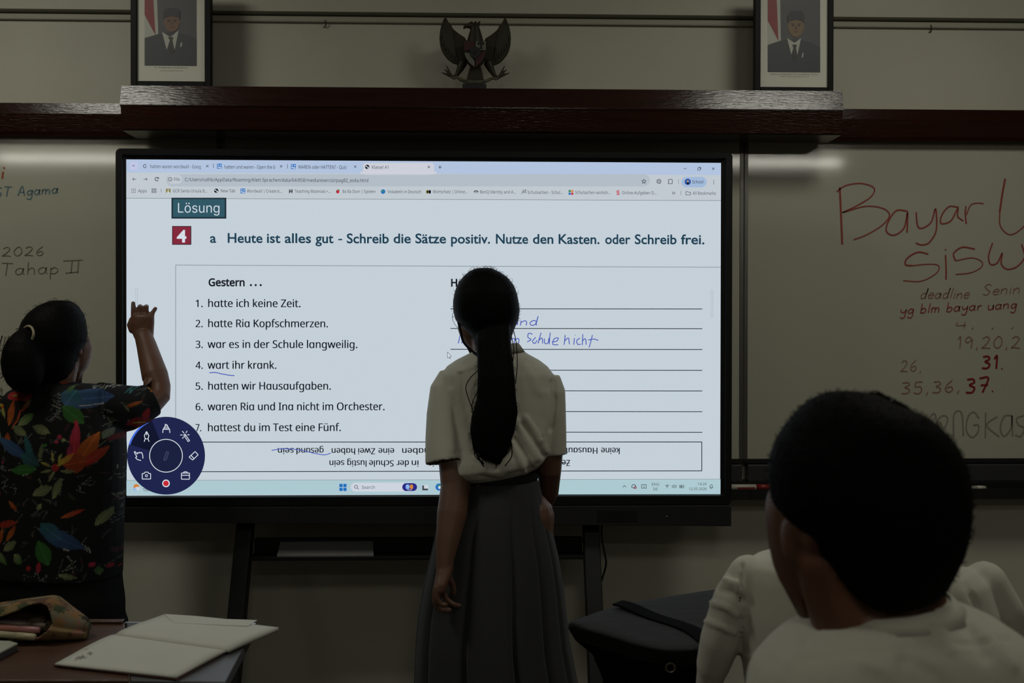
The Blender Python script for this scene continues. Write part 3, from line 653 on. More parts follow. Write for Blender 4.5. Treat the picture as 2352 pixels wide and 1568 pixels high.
def pl(mb, pts, w, lay, mi=0, close=False, sm=False):
    pts = [V((x, y, 0)) for x, y in (pts + pts[:1] if close else pts)]
    if sm: pts = crom(pts, 5)
    if not sm:
        for a, b in zip(pts, pts[1:]): mb.strip([S(a.x, a.y, lay), S(b.x, b.y, lay)], w * YS / FPX, (0, -1, 0), mi)
    else: mb.strip([S(a.x, a.y, lay) for a in pts], w * YS / FPX, (0, -1, 0), mi)
def arc(cx, cy, r, a0, a1, n=16, ry=None): return [(cx + r * math.cos(math.radians(a0 + (a1 - a0) * i / n)), cy + (ry or r) * math.sin(math.radians(a0 + (a1 - a0) * i / n))) for i in range(n + 1)]
def T(mb, s, x0, b, x1, cap, lay=6, mi=0, **k): text(mb, s, x0, b, x1, cap, YS - .00025 * lay, mi, **k)

# --- browser bars
b = MB(); bm_ = [TABBLUE, TOOL, PILL, TABON, LINE, E_('tab_lavender', (190, 196, 226)), E_('badge', (160, 184, 216))]
quad(b, 290.5, 366, 1655.5, 396, 1, 0, 374, 402); 
quad(b, 290.5, 396, 1655.5, 454, 1, 1, 402, 460); quad(b, 290.5, 454.5, 1655.5, 455.6, 2, 4, 460, 461.1)
pill(b, 834, 374, 997, 402, 3, 3, 7); quad(b, 828, 394, 1003, 400, 3, 3)
pill(b, 382, 400, 1493, 428, 3, 2); pill(b, 1565, 406, 1623, 430, 3, 6); pill(b, 298, 371, 317, 391, 3, 5, 5)
pill(b, 386, 401, 418, 422, 4, 1, 9)
b.build('browser_bars', bm_, scr, fix=False)
b = MB(); tm_ = [INK2, INK, LINE, YEL, LOGO, REDD, GRN, DKB, PALE, ORNG, WHT]
NS = F_SANS
for s, x0, base, x1, cap, mi in (
    ('hatten waren wordwall - Goog', 345, 386, 461, 8, 0), ('hatten und waren - Open the b', 515.5, 387, 632, 8, 1), ('WAREN oder HATTEN? - Quiz', 685, 387.3, 796, 8, 1), ('Klasse! A1', 854.5, 387.5, 892, 7.5, 1),
    ('File', 400, 415, 413, 7.3, 0), ('C:/Users/ruthb/AppData/Roaming/Klett-Sprachen/data/64/858/media/esercizi/pag82_es4a.html', 425, 416, 846, 7.8, 1), ('School', 1590, 421, 1615, 7.3, 1),
    ('Apps', 317, 441.5, 337, 7.2, 0), ('GCR Santa Ursula B...', 397, 441.5, 476, 7.2, 0), ('New Tab', 507, 441.5, 540, 7.2, 0), ('Wordwall | Create b...', 567, 442, 648, 7.2, 0), ('Teaching Materials •...', 677, 442.5, 759, 7.2, 0),
    ('Ba Ba Dum | Spielen', 787, 442.8, 862, 7.2, 0), ('Vokabeln in Deutsch', 890, 443.5, 967, 7.2, 0), ('Wortschatz | Online...', 994, 443.5, 1074, 7.2, 0), ('BenQ Identity and A...', 1103, 444, 1185, 7.2, 0),
    ('Schulsachen - Schul...', 1212, 445, 1293, 7.2, 0), ('Schulsachen worksh...', 1321, 445.3, 1402, 7.2, 0), ('Online-Aufgaben D...', 1429, 446, 1508, 7.2, 0), ('All Bookmarks', 1591, 447, 1644, 7.2, 0)):
    T(b, s, x0, base, x1, cap, 6, mi, font=NS)
T(b, 'at', 1199, 443, 1209.5, 9, 6, 1, font=NS); T(b, 'S', 1416, 447, 1423, 10, 6, 5, font=F_INTER, bold=.02); T(b, 'N', 664, 443, 672, 8.5, 6, 1, font=F_INTER, bold=.03)
for x, y in ((476.5, 381.5), (646, 382), (816, 382.8), (985, 383.5), (1638, 387.5)):
    r = 2.6; pl(b, [(x - r, y - r), (x + r, y + r)], 1, 6, 1); pl(b, [(x - r, y + r), (x + r, y - r)], 1, 6, 1)
for x, y0 in ((490.5, 376), (660.5, 377)): pl(b, [(x, y0), (x, y0 + 10)], 1, 6, 0)
pl(b, [(1007, 384), (1014.5, 384)], 1.2, 6, 1); pl(b, [(1010.7, 380.2), (1010.7, 387.8)], 1.2, 6, 1)
pl(b, [(1570, 387.3), (1577, 387.3)], 1, 6, 1); pl(b, [(1602.5, 385.5), (1608, 385.5), (1608, 391), (1602.5, 391)], 1, 6, 1, True); pl(b, [(1604.5, 384), (1609.5, 384), (1609.5, 389.5)], 1, 6, 1)
pl(b, [(304.5, 379.5), (307, 382), (309.5, 379.5)], 1.1, 6, 0)
pl(b, arc(333.5, 381.5, 3.8, -40, -320, 14), 1.3, 6, 0, sm=True); pl(b, [(333.5, 382), (337, 382)], 1.2, 6, 0)
for x, y in ((504, 381.5), (674, 382.5), (558, 438.5)):
    quad(b, x - 5.5, y - 5.5, x + 5.5, y + 5.5, 5, 4)
    for dx, dy in ((-2.6, -2.6), (2.6, -1.8), (0, 2.8), (3, 3.4), (-3, 2)): quad(b, x + dx - 1.3, y + dy - 1.3, x + dx + 1.3, y + dy + 1.3, 6, 10)
for x, y in ((843.5, 383.2), (497, 438)):
    disc(b, x, y, 5, 5, 1); disc(b, x - 1.8, y - 1.2, 2, 6, 10, 1.4); disc(b, x + 2, y + 1.8, 1.6, 6, 10, 2)
pl(b, [(313, 411.5), (305, 411.5)], 1.1, 6, 0); pl(b, [(308, 408.5), (305, 411.5), (308, 414.5)], 1.1, 6, 0)
pl(b, [(330, 411.5), (338.5, 411.5)], 1.1, 6, 0); pl(b, [(335.5, 408.5), (338.5, 411.5), (335.5, 414.5)], 1.1, 6, 0)
pl(b, arc(360.5, 411.5, 4, -30, -330, 16), 1.4, 6, 1, sm=True); pl(b, [(364.5, 407), (364.5, 410.3), (361, 410.3)], 1.2, 6, 1)
pl(b, arc(391.2, 411.8, 4.3, 0, 360, 20), 1.1, 6, 0, sm=True); pl(b, [(391.2, 411), (391.2, 414.3)], 1.2, 6, 0); pl(b, [(391.2, 408.8), (391.2, 409.8)], 1.2, 6, 0)
star = [(1478.7 + (5.4 if i % 2 == 0 else 2.3) * math.sin(i * math.pi / 5), 416.8 - (5.4 if i % 2 == 0 else 2.3) * math.cos(i * math.pi / 5)) for i in range(10)]
pl(b, star, 1.1, 6, 1, True)
pl(b, arc(1513.3, 416.7, 5, 0, 360, 20), 1, 6, 0, sm=True); pl(b, arc(1513.3, 416.7, 2.2, 0, 360, 16, 5), .8, 6, 0, sm=True); pl(b, [(1508.5, 415), (1518, 415)], .8, 6, 0); pl(b, [(1508.5, 418.4), (1518, 418.4)], .8, 6, 0)
pl(b, [(1535, 412.5), (1538, 412.5), (1539, 411.3), (1541, 411.3), (1542, 412.5), (1544, 412.5), (1544, 422), (1535, 422), (1535, 418.5), (1536.5, 417.5), (1535, 416)], 1.2, 6, 1, True)
pl(b, [(1558.5, 412), (1558.5, 423)], .9, 6, 2)
disc(b, 1579.5, 417.5, 7, 5, 7); disc(b, 1579.5, 417.5, 5.2, 6, 4); disc(b, 1579.5, 416.2, 2.1, 7, 9); disc(b, 1579.5, 421, 3.2, 7, 1, 2)
for dy in (-3.8, 0, 3.8): disc(b, 1639, 418.2 + dy, 1, 6, 1, n=10)
for i in range(3):
    for j in range(3): quad(b, 302.5 + i * 3.8, 433.4 + j * 3.8, 304.3 + i * 3.8, 435.2 + j * 3.8, 6, 0)
for i in range(2):
    for j in range(2):
        x, y = 349.2 + i * 6, 433.4 + j * 5.6; pl(b, [(x, y), (x + 3.6, y), (x + 3.6, y + 3.4), (x, y + 3.4)], 1.1, 6, 0, True)
pl(b, [(370.5, 433), (370.5, 442)], .9, 6, 2)
quad(b, 381.5, 433.5, 392, 442.5, 5, 3); disc(b, 386.7, 436.6, 1.5, 6, 10); disc(b, 386.7, 441, 2.8, 6, 10, 1.6)
disc(b, 776.3, 440, 3.4, 5, 5, 4.4); disc(b, 778, 436.2, 2.2, 6, 6, 1.4); pl(b, [(773.2, 437), (773, 443)], 1.2, 6, 1)
disc(b, 880, 440, 5.2, 5, 4); disc(b, 878.5, 438.8, 2.6, 6, 6, 1.8); disc(b, 882.5, 441.4, 1.5, 6, 6)
disc(b, 981.5, 440.5, 3, 5, 3, 4.4); disc(b, 987, 440.5, 3, 5, 1, 4.4); disc(b, 982, 440.5, 1.6, 6, 1, 3)
disc(b, 1093.5, 440.3, 5.4, 5, 1, 2.9); disc(b, 1093.5, 440.9, 4, 6, 10, 1.2)
for i, (dx, dy) in enumerate(((-3, -3), (3, -3), (-3, 3), (3, 3))): quad(b, 1311.3 + dx - 2.5, 441.8 + dy - 2.5, 1311.3 + dx + 2.5, 441.8 + dy + 2.5, 5, (6, 9, 4, 5)[i])
for dx in (0, 4): pl(b, [(1543.5 + dx, 440.3), (1546.5 + dx, 443.3), (1543.5 + dx, 446.3)], 1.1, 6, 0)
pl(b, [(1563.5, 438), (1563.5, 448)], .9, 6, 2)
pl(b, [(1575, 440), (1579, 440), (1580.5, 441.4), (1586, 441.4), (1586, 447.4), (1575, 447.4)], 1.1, 6, 0, True)
quad(b, 1197, 444.5, 1198.5, 446, 6, 1)
b.build('browser_text', tm_, scr, fix=False)

# --- worksheet page
b = MB(); quad(b, 394, 454, 520, 502, 3, 1); quad(b, 397.5, 457, 516.5, 498.5, 4, 0); T(b, 'Lösung', 409, 488, 504, 22, 6, 2, font=F_INTER, bold=-.004)
quad(b, 395.5, 519, 439.5, 562, 3, 4); quad(b, 397, 520.5, 438, 560.5, 4, 3); T(b, '4', 406, 555.6, 428, 27.5, 6, 2, font=F_DEF, bold=.03)
b.build('solution_badges', [TEAL, TEALD, WHT, CRIM, INK], scr, fix=False)
b = MB()
T(b, 'a', 482.5, 557, 496.5, 22, 5, 0, font=F_DEF, bold=.018)
for s, x0, x1, y in (('Heute', 523, 603, 557), ('ist', 613, 644, 557.3), ('alles', 654, 714.5, 557.5), ('gut', 724.5, 766, 557.7), ('–', 777, 786, 557.9), ('Schreib', 796.5, 893, 558), ('die', 904, 943.5, 558), ('Sätze', 954, 1024.5, 558.2), ('positiv.', 1036, 1125.5, 558.6), ('Nutze', 1139, 1213, 559), ('den', 1224, 1271, 559.2), ('Kasten.', 1283, 1377, 559.5), ('oder', 1390, 1448, 559.8), ('Schreib', 1458, 1554, 560), ('frei.', 1564, 1618, 560.3)):
    T(b, s, x0, y, x1, 22.0, 5, 0, font=F_DEF, bold=.018)
b.build('heading_text', [NAVY], scr, fix=False)
b = MB()
LB = [b]
T(b, 'Gestern', 479, 656.5, 562, 17.5, 5, 0, font=NS, bold=.026)
for x in (576.5, 587.5, 599): disc(b, x, 654.6, 2.5, 5, 0, n=14)
b = MB(); LB.append(b); T(b, 'Heute', 1036, 657.5, 1100, 17.5, 5, 0, font=NS, bold=.026)
for i, (s, x0, x1, y) in enumerate((('hatte ich keine Zeit.', 478.5, 690, 704.8), ('hatte Ria Kopfschmerzen.', 478.5, 753, 751), ('war es in der Schule langweilig.', 477, 820.5, 798.8), ('wart ihr krank.', 477, 634.5, 846.6), ('hatten wir Hausaufgaben.', 478.5, 759.6, 894.6), ('waren Ria und Ina nicht im Orchester.', 477, 883, 942), ('hattest du im Test eine Fünf.', 478, 782.5, 990))):
    b = MB(); LB.append(b); T(b, s, x0, y, x1, 17.6, 5, 0, font=NS, single_a=True, dbl=.36); T(b, '%d.' % (i + 1), 449.5, y, 465.5 if i < 6 else 462, 16.5, 5, 0, font=NS, dbl=.36)
for q in LB: q.build('exercise_line', [INK], scr, fix=False)
b = MB()
quad(b, 403, 608, 1655, 609.2, 2, 1, 613, 614.2); quad(b, 403, 608, 404.2, 1010, 2, 1)
for y in (708, 753.2, 801, 848.8, 896, 943.6, 991): quad(b, 1034.5, y, 1613, y + 1.7, 2, 0, y + .6, y + 2.3)
quad(b, 404, 1014, 1612, 1015.8, 2, 0, 1013.6, 1015.4); quad(b, 404, 1082, 1612, 1083.8, 2, 0, 1080, 1081.8); quad(b, 1610.8, 1014, 1612.6, 1081.5, 2, 0)
pl(b, [(312, 662), (316, 662), (316, 710), (312, 710)], .8, 2, 2, True); pl(b, [(1632.5, 666), (1637, 666), (1637, 728), (1632.5, 728)], .8, 2, 2, True)
b.build('answer_lines', [INK, LINE, E_('faint', (166, 174, 186))], scr, fix=False)
b = MB()
fl = dict(font=NS, single_a=True, dbl=.36, flip=True)
for s, x0, x1, y in (('keine', 1381, 1423, 1028), ('Hausaufgaben', 1243, 1372, 1028), ('haben', 924, 985, 1029), ('eine', 869.5, 905, 1029), ('Zwei', 823, 861.5, 1029), ('haben', 762, 815.5, 1029), ('gesund', 681, 743, 1028.5), ('sein', 638.5, 674, 1028.5)):
    T(b, s, x0, y, x1, 14, 5, 0, **fl)
for s, x0, x1, y in (('Zeit haben', 1225, 1309, 1056), ('sein', 983, 1016, 1057), ('in', 946, 961, 1057), ('der', 911, 939, 1057), ('Schule', 848, 904, 1057), ('lustig', 798, 841.5, 1057), ('sein', 757, 790.5, 1057)):
    T(b, s, x0, y, x1, 14, 5, 0, **fl)
pl(b, [(1230, 1064), (1309, 1063.5)], 1.2, 6, 0)
b.build('word_box_text', [INK], scr, fix=False)
b = MB()
LQ = lambda pts: [(430 + x / 4.02, 620 + y / 4.02) for x, y in pts]
pl(b, LQ([(205, 948), (260, 945), (330, 960), (400, 972), (438, 974)]), 2, 7, 0, sm=True)
pl(b, [(624, 1034), (650, 1030), (690, 1033), (720, 1040), (745, 1044), (760, 1040)], 1.8, 7, 0, sm=True)
YH = YS - .00175
script(b, 'ist gesund', 1050, 747, 1238, 11, YH, 2, 0, seed=31, slant=.12)
script(b, 'lm der m', 1050, 788, 1197, 11, YH, 2, 0, seed=32, slant=.12)
Q3 = lambda pts: [(900 + x / 2.8, 560 + y / 2.8) for x, y in pts]
for pts in ([(905, 580), (880, 575), (875, 600), (895, 615), (870, 630)], [(925, 600), (905, 625), (918, 640), (935, 620)], [(960, 570), (940, 640)], [(945, 620), (965, 605), (970, 640)], [(980, 608), (985, 640), (1005, 635), (1010, 605)], [(1018, 570), (1012, 645)],
            [(1030, 630), (1060, 625), (1070, 605), (1045, 610), (1035, 645), (1070, 648)], [(1115, 585), (1108, 648)], [(1110, 625), (1135, 605), (1142, 645)], [(1175, 605), (1170, 648)], [(1178, 585), (1180, 588)], [(1210, 605), (1190, 620), (1195, 645), (1215, 645)],
            [(1228, 580), (1225, 650)], [(1227, 622), (1245, 610), (1250, 648)], [(1290, 585), (1275, 645), (1268, 665)], [(1262, 618), (1300, 612), (1328, 620)]):
    stroke(b, Q3(pts), 2, YH)
b.build('pen_handwriting', [BLU], scr, fix=False)
b = MB(); cur = [(1028, 808), (1028, 822), (1031, 819.5), (1033, 823.5), (1035, 822.5), (1033, 818.8), (1036.5, 818.2)]
b.add([S(x, y, 6) for x, y in cur], [tuple(range(7))], 0); pl(b, cur, .9, 7, 1, True); b.build('mouse_pointer', [WHT, INK], scr, fix=False)

# --- task bar
b = MB(); quad(b, 290.5, 1103, 1655, 1136.5, 1, 0, 1100, 1134.5); quad(b, 290.5, 1102.4, 1655, 1103.2, 2, 1, 1099.5, 1100.3)

pill(b, 806, 1108, 958, 1128.5, 3, 3); b.build('task_bar', [TASK, LINE, E_('taskbar_left', (176, 208, 222)), PALE], scr, fix=False)
b = MB(); W5 = lambda x, y: (690 + x / 6.03, 980 + y / 6.03); W6 = lambda x, y: (1260 + x / 5.113, 980 + y / 5.113)
for x0, y0, x1, y1 in ((540, 788, 586, 833), (595, 788, 640, 833), (540, 842, 586, 887), (595, 842, 640, 887)): quad(b, *W5(x0, y0), *W5(x1, y1), 5, 1)
pl(b, arc(*W5(770, 828), 3.6, 0, 360), 1.2, 6, 0, sm=True); pl(b, [W5(790, 848), W5(806, 862)], 1.3, 6, 0)
T(b, 'Search', 831, 1122.2, 861, 7.2, 6, 0, font=NS)
pill(b, 924, 1109, 958, 1127.3, 5, 2); pill(b, 932, 1112, 940.5, 1123, 6, 3, 4); pill(b, 941.5, 1112, 949, 1123, 6, 4, 4); pl(b, [(941, 1113), (941, 1123)], 1, 7, 0); pl(b, [(936, 1124.5), (946, 1124.5)], 1, 7, 5)
quad(b, 970, 1114.5, 983, 1125.5, 5, 0); quad(b, 974, 1113, 984, 1121.5, 6, 5)
disc(b, 1008.5, 1118, 8.2, 5, 1); disc(b, 1010, 1119, 3.4, 6, 5); disc(b, 1010, 1115, 5, 5.5, 6, 2.2)
disc(b, 313.5, 1117.5, 6.5, 5, 4); disc(b, 316, 1121.5, 6, 6, 5, 4); disc(b, 311, 1123, 4.5, 6, 3, 3); T(b, 'Teilw', 328, 1128, 350, 7, 6, 0, font=NS)
pl(b, [W6(870, 708), W6(890, 688), W6(910, 708)], 1.2, 6, 0)
pl(b, arc(*W6(1000, 700), 4.6, 150, 380), 1.5, 6, 0, sm=True); pl(b, [W6(978, 712), W6(1005, 718)], 1.5, 6, 0); disc(b, *W6(1017, 712), 3, 6, 7, n=16); disc(b, *W6(1017, 712), 1, 7, 5, n=10)
x0, y0 = W6(1090, 677); x1, y1 = W6(1147, 720); pl(b, [(x0, y0), (x1, y0), (x1, y1), (x0, y1)], 1.1, 6, 0, True)
for i in range(4): quad(b, x0 + 2 + i * 2, y0 + 2, x0 + 3 + i * 2, y0 + 3, 6, 0)
quad(b, x0 + 3, y1 - 3, x1 - 3, y1 - 2, 6, 0)
T(b, 'ENG', 1497.3, 1115, 1513.7, 6.4, 6, 0, font=NS); T(b, 'DE', 1500.6, 1126, 1510.8, 6.2, 6, 0, font=NS); T(b, '14:24', 1603, 1114, 1623, 6, 6, 0, font=NS); T(b, '12.05.2026', 1582.6, 1125.4, 1623, 6, 6, 0, font=NS)
cx, cy = W6(1392, 712)
for r in (2.2, 4.2, 6): pl(b, arc(cx, cy, r, 225, 315, 8), 1, 6, 0, sm=True)
disc(b, cx, cy, 1, 6, 0, n=10)
pl(b, [W6(1450, 690), W6(1460, 690), W6(1474, 680), W6(1474, 716), W6(1460, 706), W6(1450, 706)], 1, 6, 0, True); pl(b, arc(*W6(1476, 698), 2.6, -50, 50, 6), .9, 6, 0, sm=True); pl(b, arc(*W6(1476, 698), 4.8, -50, 50, 6), .9, 6, 0, sm=True)
x0, y0 = W6(1537, 685); x1, y1 = W6(1585, 715); pl(b, [(x0, y0), (x1, y0), (x1, y1), (x0, y1)], 1.1, 6, 0, True); quad(b, x0 + 1.8, y0 + 1.5, x0 + 6.2, y1 - 1.5, 6, 0); quad(b, x1, y0 + 2, x1 + 1.2, y1 - 2, 6, 0)
cx, cy = W6(1910, 697); pl(b, [(cx - 3.6, cy + 3), (cx - 2.6, cy + 1), (cx - 2.6, cy - 1.5), (cx, cy - 4), (cx + 1, cy - 3.6)], 1.2, 6, 0, sm=True); pl(b, [(cx + 2.6, cy), (cx + 2.6, cy + 1), (cx + 3.6, cy + 3)], 1.2, 6, 0); pl(b, [(cx - 4, cy + 3), (cx + 4, cy + 3)], 1.3, 6, 0); quad(b, cx - 1.2, cy + 4, cx + 1.2, cy + 5.4, 6, 0); T(b, 'z', cx + 1, cy - .5, cx + 4, 4.5, 6, 0, font=NS)
b.build('task_bar_icons', [INK2, LOGO, DKB, LBLUE, ORNG, PALE, GRN, CRIM], scr, fix=False)

# --- round pen-tool menu
b = MB(); wx, wy = 382, 1046
disc(b, wx, wy, 89.3, 8, 0, n=72); disc(b, wx, wy, 87, 9, 1, a0=197, a1=248, n=20); disc(b, wx, wy, 40, 10, 3, n=40)
q = arc(wx, wy, 87.5, 197, 242, 14); b.strip([S(x, y, 10) for x, y in q], 4 * YS / FPX, (0, -1, 0), 2)
pl(b, arc(wx, wy, 37.6, 0, 360, 48), 1.7, 11, 4, sm=True)
W4 = lambda pts: [(270 + x / 5.226, 920 + y / 5.226) for x, y in pts]
for pts, cl in (([(323, 490), (335, 456), (369, 456), (382, 490)], 0), ([(335, 456), (325, 418), (352, 367), (380, 418), (369, 456)], 1), ([(352, 380), (352, 412)], 0),
                ([(546, 385), (550, 342), (628, 342), (631, 385)], 0), ([(550, 342), (575, 303), (602, 303), (626, 342)], 0), ([(575, 303), (575, 280), (602, 292), (602, 303)], 0), ([(560, 325), (614, 325)], 0),
                ([(797, 410), (812, 398), (868, 478), (852, 490)], 1), ([(806, 425), (824, 412)], 0), ([(780, 363), (801, 388)], 0), ([(838, 361), (824, 385)], 0), ([(755, 410), (783, 410)], 0), ([(840, 408), (867, 407)], 0), ([(781, 452), (797, 432)], 0),
                ([(934, 608), (970, 647), (905, 710), (862, 675)], 1), ([(885, 655), (922, 694)], 0),
                ([(770, 866), (866, 866), (866, 940), (770, 940)], 1), ([(770, 893), (866, 893)], 0), ([(796, 866), (800, 851), (836, 851), (840, 866)], 0),
                ([(300, 872), (322, 872), (332, 855), (368, 855), (378, 872), (400, 872), (400, 938), (300, 938)], 1),
                ([(285, 716), (240, 704), (218, 680), (236, 672), (203, 615), (213, 607), (240, 640)], 0), ([(240, 640), (246, 620), (262, 628), (268, 615), (284, 626), (294, 618)], 0), ([(294, 618), (306, 655), (308, 692)], 0)):
    pl(b, W4(pts), 1.7, 11, 4, bool(cl))
disc(b, *W4([(350, 898)])[0], 3.2, 11, 4, n=20); disc(b, *W4([(350, 898)])[0], 1.8, 12, 0, n=16)
disc(b, *W4([(585, 990)])[0], 8.7, 11, 4, n=28); disc(b, *W4([(585, 990)])[0], 6.4, 12, 5, n=28)
pl(b, W4([(560, 700), (592, 610), (616, 618), (585, 708), (562, 714)]), 2.2, 11, 6, True)
b.build('pen_tool_menu', [WHEEL, WHEELD, WBLUE, WHEELC, WHT, REDD, E_('dim_pen', (62, 68, 100))], scr, fix=False)

# ------------------------------------------------------------------ stand under the display
st = thing('display_stand', 'black wheeled stand carrying the display, two posts and a cross tray', 'stand', (P(974, 784, 3.3).x, 3.28, 0))
for pa, pb, dx in ((546, 583, -1), (1338, 1375, 1)):
    yt, yb = 3.30, 3.02
    ztop = Z(1190, 3.32)
    xa, xb = P(pa, 1300, yt).x, P(pb, 1300, yt).x
    m = MB(); m.prism([(xa, yt - .02, ztop), (xa, yt + .03, ztop), (xa, yb + .03, .08), (xa, yb - .03, .08)], (xb - xa, 0, 0)); m.build('post', DGREY, st, bev=.004)
    m = MB(); m.box((xa - .01, 2.82, .05), (xb + .01, 3.42, .10)); m.build('foot', MATT, st, bev=.01)
    for yy in (2.86, 3.38):
        m = MB(); m.tube([V((xa + .01, yy, .028)), V((xb - .01, yy, .028))], .027, n=18, flat=True); m.build('caster', MATT, st, True)
    MB().box((xa + .012, 3.295, Z(1215, 3.3)), (xb - .012, 3.33, oz1 - .2)).build('upright', MATT, st, bev=.003)
x0, x1 = P(583, 1250, 3.3).x, P(1338, 1250, 3.3).x
zt = Z(1276, 3.24)
MB().box((x0, 3.305, zt - .012), (x1, 3.335, Z(1236, 3.3))).build('cross_bar', MATT, st, bev=.003)
MB().box((x0, 3.235, zt - .012), (x1, 3.305, zt)).build('tray', MATT, st, bev=.002)
MB().box((x0 + .02, 3.335, zt - .012), (x1 - .02, 3.45, zt)).build('tray', MATT, st, bev=.002)
# sheet stack on the tray, leaning on the cross bar
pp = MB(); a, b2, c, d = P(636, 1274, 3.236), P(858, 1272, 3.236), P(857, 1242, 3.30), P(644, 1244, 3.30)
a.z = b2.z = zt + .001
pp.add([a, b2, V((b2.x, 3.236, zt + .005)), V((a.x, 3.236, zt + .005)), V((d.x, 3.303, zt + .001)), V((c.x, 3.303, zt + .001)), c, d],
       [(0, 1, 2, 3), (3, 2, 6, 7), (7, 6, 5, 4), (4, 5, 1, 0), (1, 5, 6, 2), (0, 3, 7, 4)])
tag(pp.build('paper_stack', mat('paper_shaded', (0.17, 0.168, 0.16), 0.7, bump=(40, .2))), 'stack of white paper propped on the tray under the display', 'paper')  # white paper, coloured grey to carry the shade under the display
# cable hanging by the right post
cb = MB(); cb.tube(crom([P(1382, 1200, 3.30), P(1382, 1232, 3.27), P(1387, 1262, 3.25), P(1392, 1289, 3.25), P(1390, 1306, 3.26), P(1385, 1322, 3.275), P(1382, 1333, 3.30)], 6), .0032, n=10)
tag(cb.build('power_cable', MATT, None, True), 'thin black cable looping beside the right post of the display stand', 'cable')
# ================================================================== people
SKIN = mat('skin', (0.125, 0.064, 0.04), 0.5, 0.35, bump=(150, .05))
SKIN2 = mat('skin_tan', (0.12, 0.052, 0.029), 0.5, 0.35, bump=(150, .05))
HAIR = mat('black_hair', (0.003, 0.0027, 0.0027), 0.6, 0.06, bump=(30, .5, .004), scale=(6, 6, .6))
HAIRS = mat('black_short_hair', (0.0025, 0.0022, 0.0022), 0.75, 0.05, bump=(140, .6, .003))
WSHIRT = mat('white_uniform_shirt', (0.50, 0.485, 0.40), 0.8, 0.2, bump=(9, .35, .02), scale=(1, 1, .5), sheen=.1)
SKIRT = mat('grey_skirt_cloth', (0.034, 0.034, 0.035), 0.85, 0.2, bump=(300, .1), sheen=.1)
TROU = mat('black_trousers', (0.006, 0.006, 0.006), 0.85, 0.15, bump=(12, .2, .01))
GTROU = mat('grey_trousers', (0.05, 0.05, 0.053), 0.85, 0.2)
SHOE = mat('black_shoe', (0.012, 0.012, 0.012), 0.4, 0.4)
CHAIRW = wood('chair_wood', lin((70, 48, 32)), lin((92, 64, 42)), 0.4)

def rotz(a): return Matrix.Rotation(math.radians(a), 3, 'Z')
def head(b, c, s, yaw, pitch=0):
    """cranium, face with brow, eyes, nose, mouth, chin and two ears; +Y is where it looks at yaw 0"""
    R = rotz(yaw) @ Matrix.Rotation(math.radians(pitch), 3, 'X'); c = V(c)
    def E(p, r, n=18, m=12): b.ell(c + R @ (V(p) * s), [q * s for q in r], R, n, m)
    E((0, -.012, .030), (.072, .090, .082)); E((0, .035, -.010), (.064, .056, .080)); E((0, .034, -.060), (.052, .054, .050)); E((0, .070, -.090), (.022, .020, .018))
    E((0, .084, .030), (.050, .012, .012)); E((0, .090, -.012), (.009, .014, .026)); E((0, .100, -.026), (.014, .013, .010)); E((0, .086, -.056), (.024, .010, .005)); E((0, .084, -.064), (.021, .010, .006))
    for q in (-1, 1):
        E((q * .031, .082, .008), (.013, .008, .008)); E((q * .040, .066, -.022), (.022, .018, .018)); E((q * .073, -.004, -.012), (.009, .020, .031)); E((q * .074, -.002, -.034), (.008, .012, .012))
def hand(b, wr, d, nrm, side=1, L=1.0, curl=.5):
    """palm, four unequal bent fingers and a thumb that leaves the side of the palm"""
    d = V(d).normalized(); nrm = V(nrm); nrm = (nrm - d * nrm.dot(d)).normalized(); lat = d.cross(nrm) * side; wr = V(wr)
    R = Matrix((lat, nrm, d)).transposed(); b.ell(wr + d * .048 * L, (.038 * L, .014 * L, .056 * L), R)
    for i, (ln, o) in enumerate(((.062, -.028), (.074, -.009), (.078, .010), (.070, .029))):
        p = wr + d * (.088 - abs(o) * .2) * L + lat * o * L; pts = [p]; a = 0
        for seg, ca in ((.44, .35), (.32, .7), (.24, .6)):
            a += ca * curl * 1.6; p = p + (d * math.cos(a) - nrm * math.sin(a)) * ln * seg * L * 1.15; pts.append(p)
        b.tube(pts, [.0088 * L, .0084 * L, .0076 * L, .0065 * L], n=10)
    p = wr + d * .028 * L + lat * .030 * L
    b.tube([p, p + (d * .7 + lat * .7 - nrm * .2) * .034 * L, p + (d * 1.0 + lat * .5 - nrm * .5) * .058 * L], [.011 * L, .0095 * L, .0075 * L], n=10)
def legs(b, xc, y, hip, gap, r, zfoot=.06):
    for q in (-1, 1):
        b.tube([V((xc + q * gap, y, hip)), V((xc + q * gap * .95, y + .01, hip * .72)), V((xc + q * gap * .9, y + .01, hip * .52)), V((xc + q * gap * .9, y - .012, hip * .36)), V((xc + q * gap * .88, y, .08))], [r, r * .82, r * .62, r * .62, r * .40], n=14)
        b.tube([V((xc + q * gap * .88, y - .02, .045)), V((xc + q * gap * 1.0, y + .10, .035)), V((xc + q * gap * 1.05, y + .16, .03))], [.036, .034, .026], n=12)
def shoes(xc, y, gap, t):
    for q in (-1, 1):
        b = MB(); x = xc + q * gap
        b.tube([V((x * 1, y - .035, .048)), V((x + q * .006, y + .05, .046)), V((x + q * .012, y + .13, .040)), V((x + q * .014, y + .185, .034))], [.046, .048, .044, .032], n=16)
        b.box((x - .045 + q * .004, y - .085, 0), (x + .045 + q * .010, y + .215, .018))
        link('shoe', fuse(b, .006, 3), t).data.materials.append(SHOE)
